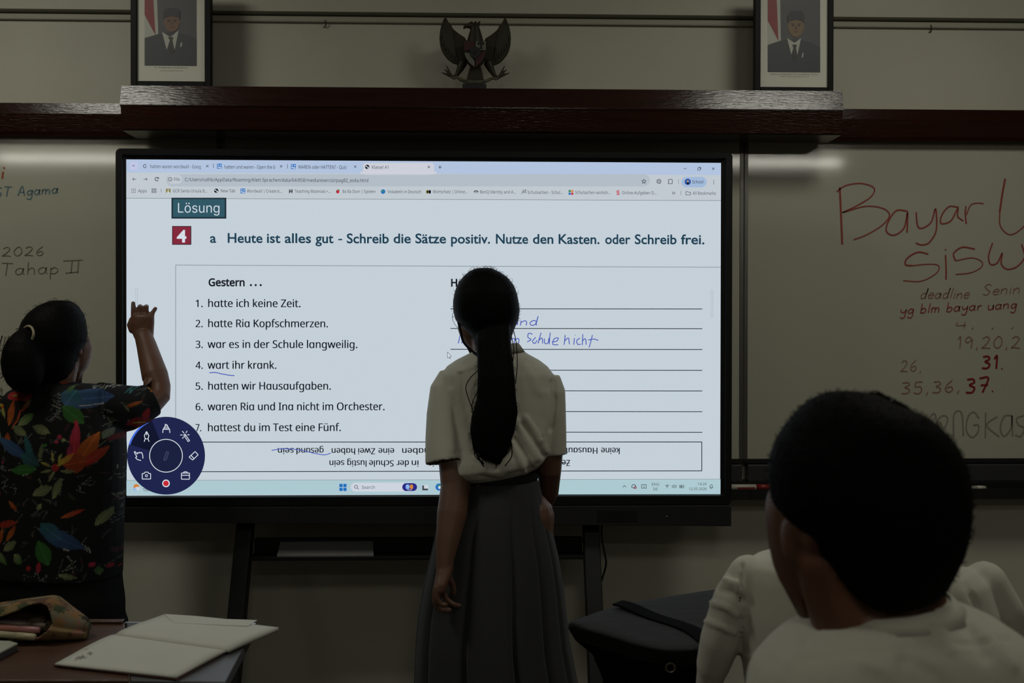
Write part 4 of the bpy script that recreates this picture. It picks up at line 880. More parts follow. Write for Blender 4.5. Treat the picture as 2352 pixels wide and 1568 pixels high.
def fuzz(hm, b, n, l0, l1, r, rn, cond=lambda v: True, up=0.0):
    """short loose hairs rooted on the hair surface"""
    vs = [v for v in hm.vertices if cond(v)]
    for v in rn.sample(vs, min(n, len(vs))):
        t = V((rn.uniform(-1, 1), rn.uniform(-1, 1), rn.uniform(-1, 1) + up)); nr = v.normal; l_ = rn.uniform(l0, l1)
        t = (t - nr * t.dot(nr)).normalized(); p = v.co.copy(); b.tube([p - nr * .002, p + nr * l_ * .45 + t * l_ * .4, p + nr * l_ * .55 + t * l_], [r, r, r * .5], n=5)
def strands(b, paths, r):
    for p in paths: b.tube(crom(p, 5), r, n=5)

# ------------------------------------------------------------------ the girl at the board
YG = 2.80
gc = P(1150, 900, YG)
g = thing('person', 'girl with long ponytail, white shirt and grey skirt standing before the display', 'person', (gc.x, YG, 0))
b = MB(); head(b, P(1117, 706, YG + .01), .92, 24, -4)
rows(b, [(742, 1052, 1120, .02, .02), (755, 1051, 1125, .035, .03), (770, 1056, 1130, .04, .03), (788, 1066, 1135, .035, .03), (803, 1082, 1135, .03, .02)], YG + .03)
b.tube([P(1120, 760, YG), P(1124, 800, YG), P(1130, 840, YG)], [.047, .046, .052], n=18)
rows(b, [(822, 1075, 1210, .05, .05), (850, 1035, 1258, .075, .075), (900, 1030, 1270, .085, .09), (1000, 1040, 1255, .085, .09), (1090, 1075, 1226, .075, .08), (1160, 1060, 1240, .09, .085), (1220, 1052, 1250, .095, .085), (1290, 1060, 1245, .07, .07)], YG)
b.tube([P(1042, 868, YG), P(1034, 930, YG - .01), P(1038, 1020, YG - .04), P(1047, 1116, YG - .075), P(1038, 1181, YG - .105), P(1029, 1235, YG - .13), P(1022, 1285, YG - .15), P(1021, 1305, YG - .155)], [.040, .042, .041, .0415, .0410, .033, .0245, .0235], n=18)
# left hand: knuckles to the left, fingers loosely curled
YGH = YG - .165
b.loft([ring(*r, n=24) for r in ((1003, 1300, 1041, 1300, YGH + .008, .020, .020), (1001, 1318, 1038, 1318, YGH + .004, .026, .026), (997, 1336, 1031, 1336, YGH, .034, .034), (994, 1352, 1027, 1352, YGH, .036, .036), (997, 1362, 1020, 1362, YGH, .028, .032))])
for pts, r in (([(1003, 1350, -.026), (1003, 1372, -.029), (1013, 1388, -.026), (1024, 1388, -.024)], .0076), ([(1000, 1355, -.010), (999, 1380, -.011), (1008, 1398, -.008), (1020, 1401, -.006)], .0082), ([(1005, 1358, .008), (1008, 1384, .008), (1021, 1401, .010), (1033, 1400, .012)], .0082), ([(1016, 1354, .026), (1025, 1375, .029), (1042, 1388, .029), (1056, 1391, .026)], .0078), ([(1026, 1322, .016), (1039, 1342, .034), (1043, 1366, .040)], .0088)):
    b.tube(crom([P(x, y, YGH + q) for x, y, q in pts], 3), [r] * (3 * (len(pts) - 1)) + [r * .8], n=12)
# right arm bends forward
wr = P(1205, 1195, YG + .20)
b.tube([P(1256, 866, YG), P(1264, 930, YG), P(1264, 1020, YG + .01), P(1262, 1078, YG + .02), P(1260, 1130, YG + .07), P(1246, 1172, YG + .15), wr], [.038, .040, .038, .034, .029, .023, .021], n=18)
hand(b, wr, (-.6, .5, -.35), (.2, -.3, 1), -1, .92, .6)
legs(b, gc.x + .005, YG, .86, .075, .072)
gb = fused(b, 'body', SKIN, .0030, 2, g)
b = MB()
b.loft([ring(*r) for r in ((1088, 806, 1196, 800, YG, .055, .06), (1070, 815, 1212, 812, YG, .068, .07), (1048, 826, 1238, 826, YG, .080, .085), (1026, 841, 1258, 841, YG, .090, .092), (1014, 860, 1272, 860, YG, .098, .098), (1016, 890, 1276, 890, YG, .102, .104), (1022, 930, 1274, 930, YG, .105, .108), (1026, 980, 1268, 980, YG, .108, .108),
     (1024, 1030, 1262, 1020, YG, .118, .11), (1016, 1062, 1257, 1045, YG, .128, .115), (1014, 1082, 1248, 1060, YG, .128, .11), (1026, 1097, 1236, 1072, YG, .112, .10), (1062, 1106, 1216, 1082, YG, .09, .085))])
sl = [P(1042, 862, YG), P(1028, 895, YG - .005), P(1023, 950, YG - .02), P(1025, 1005, YG - .035), P(1031.5, 1061, YG - .05)]; b.tube(sl, [.040, .049, .052, .058, .066], n=28, flat=True)
sr = [P(1258, 866, YG), P(1266, 900, YG), P(1269, 950, YG), P(1271, 1000, YG + .005), P(1272, 1043, YG + .01)]; b.tube(sr, [.034, .040, .038, .037, .036], n=24, flat=True)
ax = (sl[4] - sl[3]).normalized(); ax2 = (sr[4] - sr[3]).normalized()
sh = fused(b, 'shirt', WSHIRT, .0045, 6, g, holes=((sl[4], ax, .062, .012), (sr[4], ax2, .033, .012)))
tuck(gb, sh, ((sl[4], ax, .062, .012), (sr[4], ax2, .036, .012)), ((P(1135, 785, YG), .085),))
b = MB(); b.loft([ring(*r, n=40) for r in ((1092, 800, 1190, 787, YG + .005, .052, .055), (1088, 804, 1194, 791, YG + .005, .056, .058), (1078, 818, 1206, 808, YG, .070, .07), (1081, 817, 1203, 806, YG, .064, .064), (1095, 801, 1187, 788, YG + .005, .048, .05))], cap=False)
b.build('collar', mat('collar_cloth', (0.30, 0.29, 0.235), 0.8, .2), sh, True)
folds(sh, YG - .1, [([(1184, 968), (1206, 1012), (1232, 1052)], 7, .007), ([(1196, 975), (1222, 1012), (1246, 1046)], 6, -.006), ([(1206, 960), (1236, 1004), (1252, 1036)], 6, .006), ([(1170, 1018), (1190, 1052), (1202, 1082)], 6, .006), ([(1180, 1008), (1206, 1050), (1218, 1076)], 5, -.005), ([(1098, 1050), (1112, 1080), (1150, 1094)], 8, .005),
     ([(1056, 862), (1064, 920), (1078, 985), (1088, 1040)], 7, -.006), ([(1266, 880), (1270, 920), (1262, 985)], 6, -.007), ([(1253, 905), (1252, 960), (1240, 1010)], 8, .005), ([(1096, 830), (1080, 845), (1056, 852)], 6, .003), ([(1035, 900), (1032, 960), (1040, 1030)], 9, .004), ([(1204, 840), (1224, 870), (1236, 900)], 10, .003), ([(1100, 1094), (1150, 1098), (1220, 1074)], 5, -.004)])
# skirt with box pleats
b = MB(); rg = []
CT = P(1152, 1100, YG)
for py, xl, xr, db, df, amp in ((1072, 1084, 1226, .078, .075, 0), (1092, 1076, 1231, .085, .08, .002), (1112, 1068, 1238, .092, .085, .01), (1150, 1046, 1248, .108, .10, .03), (1182, 1022, 1257, .118, .11, .05), (1217, 1004, 1267, .126, .12, .07), (1275, 991, 1281, .14, .135, .09), (1348, 974, 1293, .155, .15, .11), (1409, 963, 1300, .17, .165, .125), (1471, 957, 1307, .182, .178, .135), (1568, 953, 1326, .20, .195, .145), (1680, 948, 1340, .22, .215, .15), (1740, 946, 1346, .23, .22, .15)):
    q = ring(xl, py, xr, py, YG, db, df, n=224, e=2.0); c = sum(q, V()) / len(q); o = []
    for i, p in enumerate(q):
        th = i / len(q) * 13 + .35 * math.sin(i * .06); f = abs(math.sin(math.pi * th)); o.append(c + (p - c) * (1 + .012 * (amp > 0) - amp * (1 - f) ** 5))
    rg.append(o)
b.loft(rg, cap=False); sk = b.build('skirt', SKIRT, g, True); md = sk.modifiers.new('cloth', 'SOLIDIFY'); md.thickness = .003; md.offset = -1
b = MB(); b.loft([ring(1079, 1086, 1229, 1070, YG, .086, .083, n=48, e=2.0), ring(1071, 1108, 1237, 1096, YG, .094, .09, n=48, e=2.0)], cap=False); wb_ = b.build('waistband', mat('skirt_band', (0.016, 0.016, 0.017), .8, .2), sk, True); wb_.modifiers.new('cloth', 'SOLIDIFY').thickness = .004
b = MB()
rows(b, [(616, 1096, 1130, .025, .03), (619, 1086, 1136, .04, .05), (626, 1074, 1150, .055, .06), (637, 1062, 1166, .072, .07), (656, 1049, 1181, .088, .075), (675, 1043, 1188, .097, .075), (695, 1040, 1192, .10, .07), (715, 1041, 1194, .10, .05), (735, 1046, 1191, .098, .03), (750, 1060, 1184, .09, .02), (765, 1075, 1178, .08, .01), (780, 1088, 1174, .078, .005), (800, 1093, 1174, .08, 0)], YG)
b.loft([ring(*r, n=24) for r in ((1098, 745, 1172, 745, YG - .055, .035, .03), (1093, 785, 1173, 785, YG - .075, .032, .03), (1096, 825, 1178, 820, YG - .092, .03, .03), (1097, 864, 1182, 864, YG - .108, .03, .03), (1095, 917, 1186, 917, YG - .118, .03, .03), (1083, 953, 1190, 945, YG - .122, .03, .03), (1079, 989, 1183, 989, YG - .124, .03, .03), (1086, 1030, 1168, 1030, YG - .126, .028, .03), (1110, 1054, 1156, 1052, YG - .128, .02, .02), (1138, 1066, 1150, 1066, YG - .128, .008, .008))])
hm = fuse(b, .0042, 4); under_hair(gb, hm, lambda c: c.y < YG + .06 and c.z > P(1100, 735, YG).z); bm = bmesh.new(); bm.from_mesh(hm)
sb = MB(); rn = random.Random(4)
fuzz(hm, sb, 260, .004, .012, .0004, rn, lambda v: v.normal.y > -.7 and v.co.z > P(1117, 800, YG).z)
fuzz(hm, sb, 60, .006, .016, .0004, rn, lambda v: v.normal.z > .6 and v.co.z > P(1117, 660, YG).z)
fuzz(hm, sb, 160, .006, .018, .0004, rn, lambda v: abs(v.normal.x) > .5 and v.co.z < P(1117, 800, YG).z, -.6)
for pts in ([(1047, 712), (1039, 722), (1041, 738), (1050, 752)], [(1180, 760), (1186, 790), (1188, 840), (1184, 880)], [(1174, 770), (1180, 800), (1178, 830)], [(1184, 920), (1192, 945), (1190, 968), (1182, 972)], [(1098, 850), (1080, 868), (1070, 890), (1078, 920), (1086, 940)], [(1096, 900), (1084, 930), (1088, 960)], [(1140, 1060), (1148, 1075), (1146, 1088)], [(1120, 1052), (1124, 1068), (1120, 1080)]):
    strands(sb, [[P(x, y, YG - (.10 if y > 780 else .0)) for x, y in pts]], .0006 if pts[0][0] < 1060 else .0012)
strands(sb, [[P(1048, 722, YG - .02), P(1058, 760, YG - .03), P(1064, 784, YG - .035), P(1080, 802, YG - .05), P(1100, 817, YG - .075)]], .0034)
for k in range(22):
    x = rn.uniform(1086, 1178); y = rn.uniform(1010, 1040); sb.tube(crom([P(x, y - 20, YG - .135), P(x + rn.uniform(-4, 4), y + 10, YG - .14), P((x * 2 + 1140) / 3 + rn.uniform(-6, 6), y + rn.uniform(25, 45), YG - .135)], 3), .0014, n=5)
me2 = sb.mesh('s', []); bm.from_mesh(me2); bm.to_mesh(hm); bm.free(); hm.materials.append(HAIR)
for p in hm.polygons: p.use_smooth = True
link('hair', hm, g)
shoes(gc.x + .005, YG, .07, g)

# ------------------------------------------------------------------ the teacher on the left
YT = 2.86
tc = P(135, 1000, YT)
w = thing('person', 'woman in black floral shirt pointing at the left edge of the display', 'person', (tc.x, YT, 0))
b = MB(); head(b, P(134, 782, YT + .01), .90, -10, -4)
rows(b, [(766, 150, 198, .02, .02), (776, 145, 203, .035, .03), (799, 140, 210, .045, .03), (822, 138, 207, .045, .03), (841, 140, 201, .04, .03), (854, 145, 191, .03, .03), (864, 150, 179, .02, .02)], YT + .05)
b.tube([P(135, 830, YT), P(125, 870, YT), P(118, 900, YT)], [.054, .056, .065], n=18)
rows(b, [(893, 60, 175, .05, .05), (920, 22, 225, .07, .07), (1000, 10, 262, .09, .09), (1200, 15, 258, .10, .10), (1330, 22, 262, .11, .10), (1400, 35, 262, .10, .10)], YT)
b.tube([P(215, 925, YT), P(290, 930, YT + .06), P(350, 926, YT + .11), P(368, 908, YT + .13), P(368, 890, YT + .145), P(356, 863, YT + .165), P(347, 831, YT + .19), P(336.5, 793, YT + .225), P(330.5, 774, YT + .24)], [.055, .047, .036, .030, .0305, .0385, .0345, .0295, .0270], n=18)
YH_ = YT + .25
b.loft([ring(309, 776, 352, 774, YH_ - .005, .021, .021), ring(301, 757, 353, 757, YH_, .02, .02), ring(298, 742, 354, 742, YH_, .019, .02), ring(303, 728, 354, 728, YH_, .018, .02), ring(306, 721, 351, 722, YH_, .013, .016)])
for pts, r in (([(307, 728, 0), (306.5, 712, 0), (306, 696, .006)], [.0086, .0076, .0066]), ([(321, 724, 0), (321.5, 705, .0), (322, 703, .020), (322, 716, .034)], [.0084, .0080, .0078, .007]), ([(335, 724, 0), (336, 705, 0), (336.5, 703, .02), (336, 716, .032)], [.0082, .0078, .0076, .007]), ([(348, 728, 0), (351, 717, .004), (357, 708.5, .012)], [.0078, .0070, .0062]), ([(304, 758, .0), (299.5, 746, .008), (304, 733, .02), (314, 727, .03)], [.011, .011, .0095, .008])):
    b.tube([P(x, y, YH_ + d) for x, y, d in pts], r, n=12)
b.tube([P(22, 930, YT), P(-18, 1010, YT), P(-32, 1100, YT), P(-30, 1190, YT + .02), P(-20, 1290, YT + .07)], [.05, .046, .040, .034, .025], n=16); hand(b, P(-20, 1295, YT + .075), (.1, .25, -1), (-1, 0, 0), 1, .95)
legs(b, tc.x + .01, YT, .76, .09, .085)
wb2 = fused(b, 'body', SKIN2, .0030, 2, w)
b = MB()
b.loft([ring(*r) for r in ((58, 876, 158, 874, YT, .058, .06), (42, 888, 182, 880, YT, .072, .07), (24, 899, 218, 882, YT, .085, .085), (8, 916, 240, 894, YT, .098, .095), (0, 942, 252, 922, YT, .108, .105), (-6, 980, 264, 960, YT, .115, .115), (-9, 1012, 284, 1003, YT, .12, .125), (-10, 1060, 286, 1050, YT, .125, .13), (-10, 1120, 283, 1110, YT, .126, .13), (-9, 1200, 279, 1200, YT, .130, .13), (-10, 1270, 277, 1270, YT, .134, .13), (-11, 1308, 276, 1320, YT, .136, .13))])
s1 = [P(215, 932, YT), P(250, 941, YT + .03), P(298, 936, YT + .065), P(330, 927, YT + .09), P(351, 917, YT + .105)]; b.tube(s1, [.070, .076, .066, .055, .0485], n=28, flat=True)
s2 = [P(24, 930, YT), P(-12, 985, YT), P(-28, 1060, YT), P(-33, 1105, YT)]; b.tube(s2, [.06, .062, .06, .06], n=24, flat=True)
a1, a2 = (s1[4] - s1[3]).normalized(), (s2[3] - s2[2]).normalized()
FLOR = attr_mat('floral_cloth', .8, bump=(10, .25, .015))
sh = fused(b, 'shirt', FLOR, .0030, 6, w, holes=((s1[4], a1, .046, .012), (s2[3], a2, .055, .012), (P(133, 1314, YT), V((0, 0, -1)), .2, .014)))
tuck(wb2, sh, ((s1[4], a1, .05, .012), (s2[3], a2, .06, .012)), ((P(118, 855, YT), .07),))
import numpy as np
DIM = .5
def lind(c): return tuple(q * DIM for q in lin(c))
def paint(o, Y, base, shapes):
    me = o.data; n = len(me.vertices); co = np.empty(n * 3); me.vertices.foreach_get('co', co); co = co.reshape(-1, 3)
    p0, p1, p2 = P(0, 1000, Y), P(300, 1000, Y), P(0, 1300, Y)
    u = (co[:, 0] - p0.x) / (p1.x - p0.x) * 300; v = 1000 + (co[:, 2] - p0.z) / (p2.z - p0.z) * 300
    col = np.ones((n, 4)); col[:, :3] = lin(base)
    for s in shapes:
        if s[0] == 'leaf':
            _, cx, cy, ln, wd, an, c1, c2 = s; a = math.radians(an); du, dv = u - cx, v - cy
            x = (du * math.cos(a) - dv * math.sin(a)) / (ln / 2); y = (du * math.sin(a) + dv * math.cos(a)) / (wd / 2)
            k = np.abs(y) < (1 - np.clip(np.abs(x), 0, 1) ** 2); k &= np.abs(x) < 1
            t = np.clip((x[k] + 1) / 2, 0, 1)[:, None]; col[k, :3] = np.array(lind(c1)) * (1 - t) + np.array(lind(c2)) * t
            m_ = k & (np.abs(y) < .09); col[m_, :3] *= 1.5
        elif s[0] == 'ell':
            _, cx, cy, rx, ry, c1 = s; k = ((u - cx) / rx) ** 2 + ((v - cy) / ry) ** 2 < 1; col[k, :3] = lind(c1)
        else:
            _, pts, wd, c1 = s
            for (ax_, ay_), (bx_, by_) in zip(pts, pts[1:]):
                L2 = (bx_ - ax_) ** 2 + (by_ - ay_) ** 2 + 1e-9; t = np.clip(((u - ax_) * (bx_ - ax_) + (v - ay_) * (by_ - ay_)) / L2, 0, 1)
                k = (u - ax_ - t * (bx_ - ax_)) ** 2 + (v - ay_ - t * (by_ - ay_)) ** 2 < (wd / 2) ** 2; col[k, :3] = lin(c1)
    at = me.color_attributes.new('print', 'FLOAT_COLOR', 'POINT'); at.data.foreach_set('color', col.ravel().astype(np.float32))
OL, OL2, GRNc, BL, BL2, TL, RD, PK, OR, OR2, YL, GY = (150, 155, 105), (105, 115, 80), (60, 120, 50), (70, 110, 150), (50, 75, 120), (45, 105, 105), (185, 40, 45), (200, 55, 85), (205, 110, 35), (165, 65, 20), (190, 175, 60), (120, 125, 115)
rn = random.Random(11); L = []
for i in range(150):                                             # small filler print
    x, y = rn.uniform(-15, 370), rn.uniform(880, 1320)
    if rn.random() < .3: L.append(('leaf', x, y, rn.uniform(12, 26), rn.uniform(4, 9), rn.uniform(0, 180), rn.choice([(70, 30, 28), (60, 62, 42), (40, 55, 45), (80, 45, 22), (75, 30, 45)]), (50, 45, 36)))
    else: L.append(('line', [(x + rn.uniform(-14, 14), y + rn.uniform(-12, 12)) for _ in range(3)], 1.6, rn.choice([(72, 76, 70), (96, 96, 88), (60, 70, 66)])))
for x, y, h, n_ in ((145, 900, 60, 9), (240, 940, 40, 6), (208, 1085, 40, 6), (260, 1150, 60, 7), (180, 1265, 40, 6), (30, 1085, 40, 5), (270, 1060, 60, 6), (120, 1300, 20, 5)):
    for k in range(n_): L.append(('line', [(x + rn.uniform(-16, 16), y + h * k / n_), (x + rn.uniform(-16, 16), y + h * k / n_ + rn.uniform(4, 16))], 1.7, rn.choice([(95, 98, 90), (70, 78, 72), (120, 120, 110)])))
for k in range(7): L.append(('line', [(206 + k * 7, 893 - (k > 3) * 4 + (k % 2) * 3), (209 + k * 7, 886 + (k % 2) * 2)], 2.6, (150, 152, 145)))
for k in range(8): L.append(('line', [(146, 904 + k * 7), (153, 907 + k * 7)], 2.2, (110, 112, 105)))
for k in range(9): L.append(('line', [(168 + k * 6, 1219 + k * 4), (172 + k * 6, 1223 + k * 5)], 2.4, (130, 132, 125)))
L += [('ell', 48, 908, 27, 10, RD), ('ell', 70, 910, 16, 9, (140, 35, 40)), ('ell', 44, 907, 7, 2, YL), ('leaf', 40, 946, 60, 18, 84, OR, OR2), ('leaf', 77, 928, 32, 11, 55, OR2, OL2), ('line', [(64, 940), (58, 962), (45, 980)], 3.5, OR2), ('leaf', 78, 960, 46, 20, 38, OL, GRNc), ('leaf', 64, 985, 42, 19, -32, OL2, OL), ('leaf', 115, 982, 42, 20, -22, OL2, OL), ('leaf', 18, 945, 30, 9, -62, YL, OL), ('ell', 12, 932, 5, 5, OR), ('leaf', 3, 930, 20, 6, 5, YL, YL),
      ('line', [(8, 940), (4, 965), (16, 1005)], 2.5, GY), ('leaf', 34, 1003, 28, 16, 88, OR, OR2),
      ('leaf', 203, 915, 100, 44, 4, BL, BL2), ('leaf', 172, 912, 40, 46, 60, BL, TL), ('leaf', 180, 950, 62, 32, -42, GRNc, GRNc), ('leaf', 168, 890, 22, 10, 70, GRNc, OL2), ('line', [(192, 931), (232, 927)], 2.2, (150, 150, 145)),
      ('leaf', 188, 1012, 98, 22, 88, RD, PK), ('leaf', 178, 1030, 30, 12, 80, PK, (120, 30, 70)), ('leaf', 212, 1030, 92, 34, 62, OR2, OR), ('leaf', 228, 1045, 66, 22, 42, RD, OR2), ('leaf', 190, 1058, 50, 44, 10, OR2, OR2), ('leaf', 246, 995, 26, 18, 60, OL2, GY), ('line', [(188, 975), (184, 962)], 3, RD),
      ('ell', 149, 1067, 8, 8, RD), ('leaf', 170, 1050, 46, 13, 38, YL, OR), ('leaf', 130, 1060, 28, 6, -25, YL, OL2), ('leaf', 130, 1075, 28, 7, 12, OL, OL2), ('leaf', 175, 1076, 32, 8, -4, OL, OL2), ('leaf', 143, 1045, 26, 6, 100, OL, YL), ('leaf', 158, 1046, 24, 6, 75, YL, OL), ('leaf', 141, 1086, 30, 8, 60, OL2, OL),
      ('leaf', 48, 1024, 92, 26, -30, BL, BL2), ('leaf', 88, 1025, 70, 16, -72, TL, TL), ('leaf', 92, 1050, 50, 30, -30, TL, (40, 70, 75)), ('leaf', 78, 1072, 62, 24, 4, GRNc, GRNc), ('line', [(75, 1085), (88, 1081)], 2, (120, 150, 110)), ('leaf', 116, 1033, 40, 10, 82, OL2, OL2), ('leaf', 124, 1018, 14, 8, 20, GRNc, GRNc),
      ('ell', 156, 999, 5, 5, PK), ('ell', 150, 1010, 5, 3, PK), ('ell', 164, 1006, 4, 4, OL), ('line', [(162, 1003), (178, 1012)], 1.6, OL), ('ell', 24, 1056, 4, 4, (150, 60, 70)), ('ell', 22, 1068, 5, 5, GY),
      ('leaf', 293, 976, 44, 24, 8, RD, (120, 25, 28)), ('line', [(284, 976), (300, 978)], 2, YL), ('leaf', 308, 958, 34, 12, 70, RD, RD), ('leaf', 268, 1000, 50, 16, 28, (110, 25, 35), (80, 20, 28)), ('leaf', 288, 932, 34, 9, 22, OR2, OR), ('leaf', 276, 940, 20, 6, -60, OL2, OL2), ('ell', 315, 902, 4, 4, OR), ('leaf', 324, 908, 24, 8, -36, YL, OR), ('leaf', 308, 896, 18, 6, -40, OR, YL), ('leaf', 352, 915, 58, 9, 70, OL2, OL), ('line', [(268, 905), (272, 892), (276, 906), (281, 890)], 2.4, TL), ('ell', 252, 878, 5, 4, PK),
      ('leaf', 121, 1119, 50, 22, 22, OL, OL2), ('leaf', 153, 1114, 52, 17, 70, OL, OL2), ('line', [(112, 1090), (122, 1112)], 2, OL2), ('leaf', 8, 1128, 26, 22, 0, OR2, (90, 40, 20)),
      ('leaf', 162, 1228, 110, 36, -27, BL, BL2), ('leaf', 140, 1210, 60, 34, -40, TL, BL), ('leaf', 125, 1258, 62, 34, -66, GRNc, GRNc), ('leaf', 115, 1290, 24, 12, 85, PK, RD), ('line', [(168, 1250), (178, 1254)], 3, (150, 150, 140)),
      ('leaf', 36, 1195, 60, 16, 12, RD, OR2), ('leaf', 48, 1215, 44, 13, 58, OR, OR2), ('leaf', 22, 1222, 40, 11, 80, OR2, OR), ('leaf', 46, 1243, 40, 19, 34, OL, OL2), ('leaf', 22, 1270, 46, 17, -40, OL, GRNc), ('leaf', 66, 1271, 28, 19, -55, OL, GRNc), ('leaf', 6, 1288, 36, 14, -20, TL, BL2), ('leaf', 52, 1153, 30, 10, -45, OR, OR2), ('leaf', 114, 1155, 18, 10, 60, OL, OL),
      ('leaf', 242, 1185, 48, 20, 52, OL, OL2), ('leaf', 185, 1172, 56, 11, 20, OR, RD), ('leaf', 268, 1178, 30, 10, 75, GRNc, OL2), ('leaf', 176, 1312, 40, 12, -14, OL, OL2), ('leaf', 234, 1307, 20, 14, 100, OL2, GRNc), ('ell', 222, 1290, 6, 6, PK), ('ell', 250, 1300, 5, 6, (150, 40, 50)), ('ell', 92, 1292, 5, 6, RD), ('leaf', 264, 1312, 18, 8, -30, RD, OL2),
      ('ell', 141, 878, 7, 5, OR2), ('ell', 60, 870, 5, 4, GY), ('ell', 76, 873, 5, 4, GY), ('leaf', 55, 888, 14, 8, 30, OL, OL)]
paint(sh, YT - .06, (9, 9, 9), L)
# trousers
b = MB(); rows(b, [(1285, 2, 268, .122, .115), (1318, 0, 274, .126, .12), (1345, 2, 276, .128, .122), (1365, 12, 279, .13, .12), (1385, 20, 281, .13, .12), (1420, 22, 281, .128, .12), (1470, 25, 280, .12, .12), (1500, 30, 276, .11, .11)], YT, e=2.4)
for q in (-1, 1):
    x = P(152, 1480, YT).x + q * .088
    b.tube([V((x, YT, .56)), V((x, YT + .01, .44)), V((x, YT - .005, .25)), V((x, YT, .07))], [.082, .072, .066, .062], n=20, flat=True)
tr = fused(b, 'trousers', TROU, .006, 4, w); tuck(wb2, tr, ())
b = MB()
rows(b, [(690, 122, 158, .03, .04), (694, 111, 164, .045, .055), (704, 90, 177, .065, .065), (720, 71, 188, .082, .07), (736, 60, 194, .092, .07), (752, 53, 197, .098, .065), (768, 50, 199, .10, .06), (785, 52, 198, .10, .045), (800, 54, 191, .10, .03), (820, 55, 181, .098, .02), (845, 54, 176, .09, .01), (868, 52, 168, .08, .0), (886, 60, 150, .07, -.01)], YT, e=2.1)
b.loft([ring(*r, n=24) for r in ((52, 752, 74, 754, YT - .075, .012, .02), (36, 764, 80, 766, YT - .085, .03, .03), (20, 781, 88, 781, YT - .095, .042, .04), (10, 806, 96, 806, YT - .10, .05, .04), (6, 831, 100, 831, YT - .105, .05, .04), (9, 857, 100, 857, YT - .11, .046, .04), (18, 879, 96, 879, YT - .115, .036, .03), (30, 893, 86, 893, YT - .118, .025, .02), (48, 903, 72, 903, YT - .12, .01, .01))])
hm = fuse(b, .0042, 4); under_hair(wb2, hm, lambda c: c.y < YT + .06 and c.z > P(100, 770, YT).z); bm = bmesh.new(); bm.from_mesh(hm); sb = MB()
fuzz(hm, sb, 420, .004, .014, .0004, rn, lambda v: v.normal.y > -.7, -.2)
me2 = sb.mesh('s', []); bm.from_mesh(me2); bm.to_mesh(hm); bm.free(); hm.materials.append(HAIR)
for p in hm.polygons: p.use_smooth = True
hr = link('hair', hm, w)
b = MB(); b.tube(crom([P(57, 753, YT - .085), P(63, 749, YT - .100), P(70, 750, YT - .112), P(75.5, 757, YT - .122), P(77, 768, YT - .128), P(74, 778, YT - .126)], 5), .0034, n=10)
b.build('scrunchie', mat('cream_elastic', (0.30, 0.26, 0.16), .7), hr, True)
shoes(tc.x + .01, YT, .09, w)

# ------------------------------------------------------------------ seated students and their chairs
def make_chair(x, y, label, yaw=0):
    t = thing('school_chair', label, 'chair', (0, 0, 0))
    MB().box((-.20, -.19, .415), (.20, .19, .435)).build('seat', CHAIRW, t, bev=.008)
    m = MB(); m.loft([[V((-.19 + .38 * i / 10, -.20 - .03 * math.sin(math.pi * i / 10) + k, z)) for i in range(11)] for z, k in ((.60, 0), (.80, -.02))] , cap=False); o = m.build('backrest', CHAIRW, t); q = o.modifiers.new('ply', 'SOLIDIFY'); q.thickness = .012
    for sx in (-1, 1):
        m = MB(); m.tube([V((sx * .17, .17, .015)), V((sx * .17, .15, .414))], .011, n=10); m.build('leg', DGREY, t, True)
        m = MB(); m.tube([V((sx * .17, -.20, .015)), V((sx * .17, -.18, .43)), V((sx * .17, -.222, .79))], .011, n=10); m.build('leg', DGREY, t, True)
    t.location = (x, y, 0); t.rotation_euler.z = math.radians(yaw); return t
def seated(b, xc, y, gap=.09):
    for q in (-1, 1):
        b.tube([V((xc + q * .07, y + .02, .53)), V((xc + q * gap, y + .22, .535)), V((xc + q * gap, y + .32, .50)), V((xc + q * gap, y + .31, .30)), V((xc + q * gap, y + .17, .10))], [.078, .072, .058, .052, .036], n=14)
        b.tube([V((xc + q * gap, y + .15, .045)), V((xc + q * gap, y + .29, .035))], [.036, .030], n=12)
def trousers(xc, y, t, gap=.09):
    b = MB(); b.ell((xc, y - .01, .54), (.17, .13, .085))
    for q in (-1, 1): b.tube([V((xc + q * .07, y + .02, .535)), V((xc + q * gap, y + .22, .54)), V((xc + q * gap, y + .325, .505)), V((xc + q * gap, y + .315, .30)), V((xc + q * gap, y + .175, .085))], [.085, .082, .070, .064, .060], n=18, flat=False)
    return fused(b, 'trousers', GTROU, .007, 4, t)
def seat_shoes(xc, y, t, gap=.09):
    shoes(xc, y + .17, gap, t)

YB_ = 1.0
bc = P(2050, 1300, YB_)
s = thing('person', 'seated student nearest the camera with short black hair and white shirt, head turned left', 'person', (bc.x, YB_, 0))
b = MB(); head(b, P(1975, 1150, YB_ + .012), .96, 28, -6)
rows(b, [(1120, 1772, 1900, .03, .03), (1150, 1764, 1920, .045, .04), (1176, 1761, 1930, .05, .04), (1211, 1763, 1940, .05, .045), (1258, 1770, 1950, .05, .045), (1300, 1779, 1960, .05, .045), (1337, 1793, 1970, .05, .045), (1369, 1812, 1975, .045, .04), (1397, 1849, 1975, .04, .03), (1420, 1880, 1960, .03, .02)], YB_ + .05, e=2.1)
b.tube([P(2010, 1290, YB_ + .01), P(2035, 1380, YB_ + .01), P(2050, 1470, YB_)], [.058, .057, .07], n=18); b.tube([P(1900, 1290, YB_ - .01), P(1925, 1370, YB_ - .005), P(1960, 1440, YB_)], [.030, .034, .04], n=14)
b.ell(P(1822, 1238, YB_ + .0), (.010, .017, .028), rotz(20)); b.ell(P(1826, 1262, YB_ + .0), (.009, .012, .014), rotz(20))
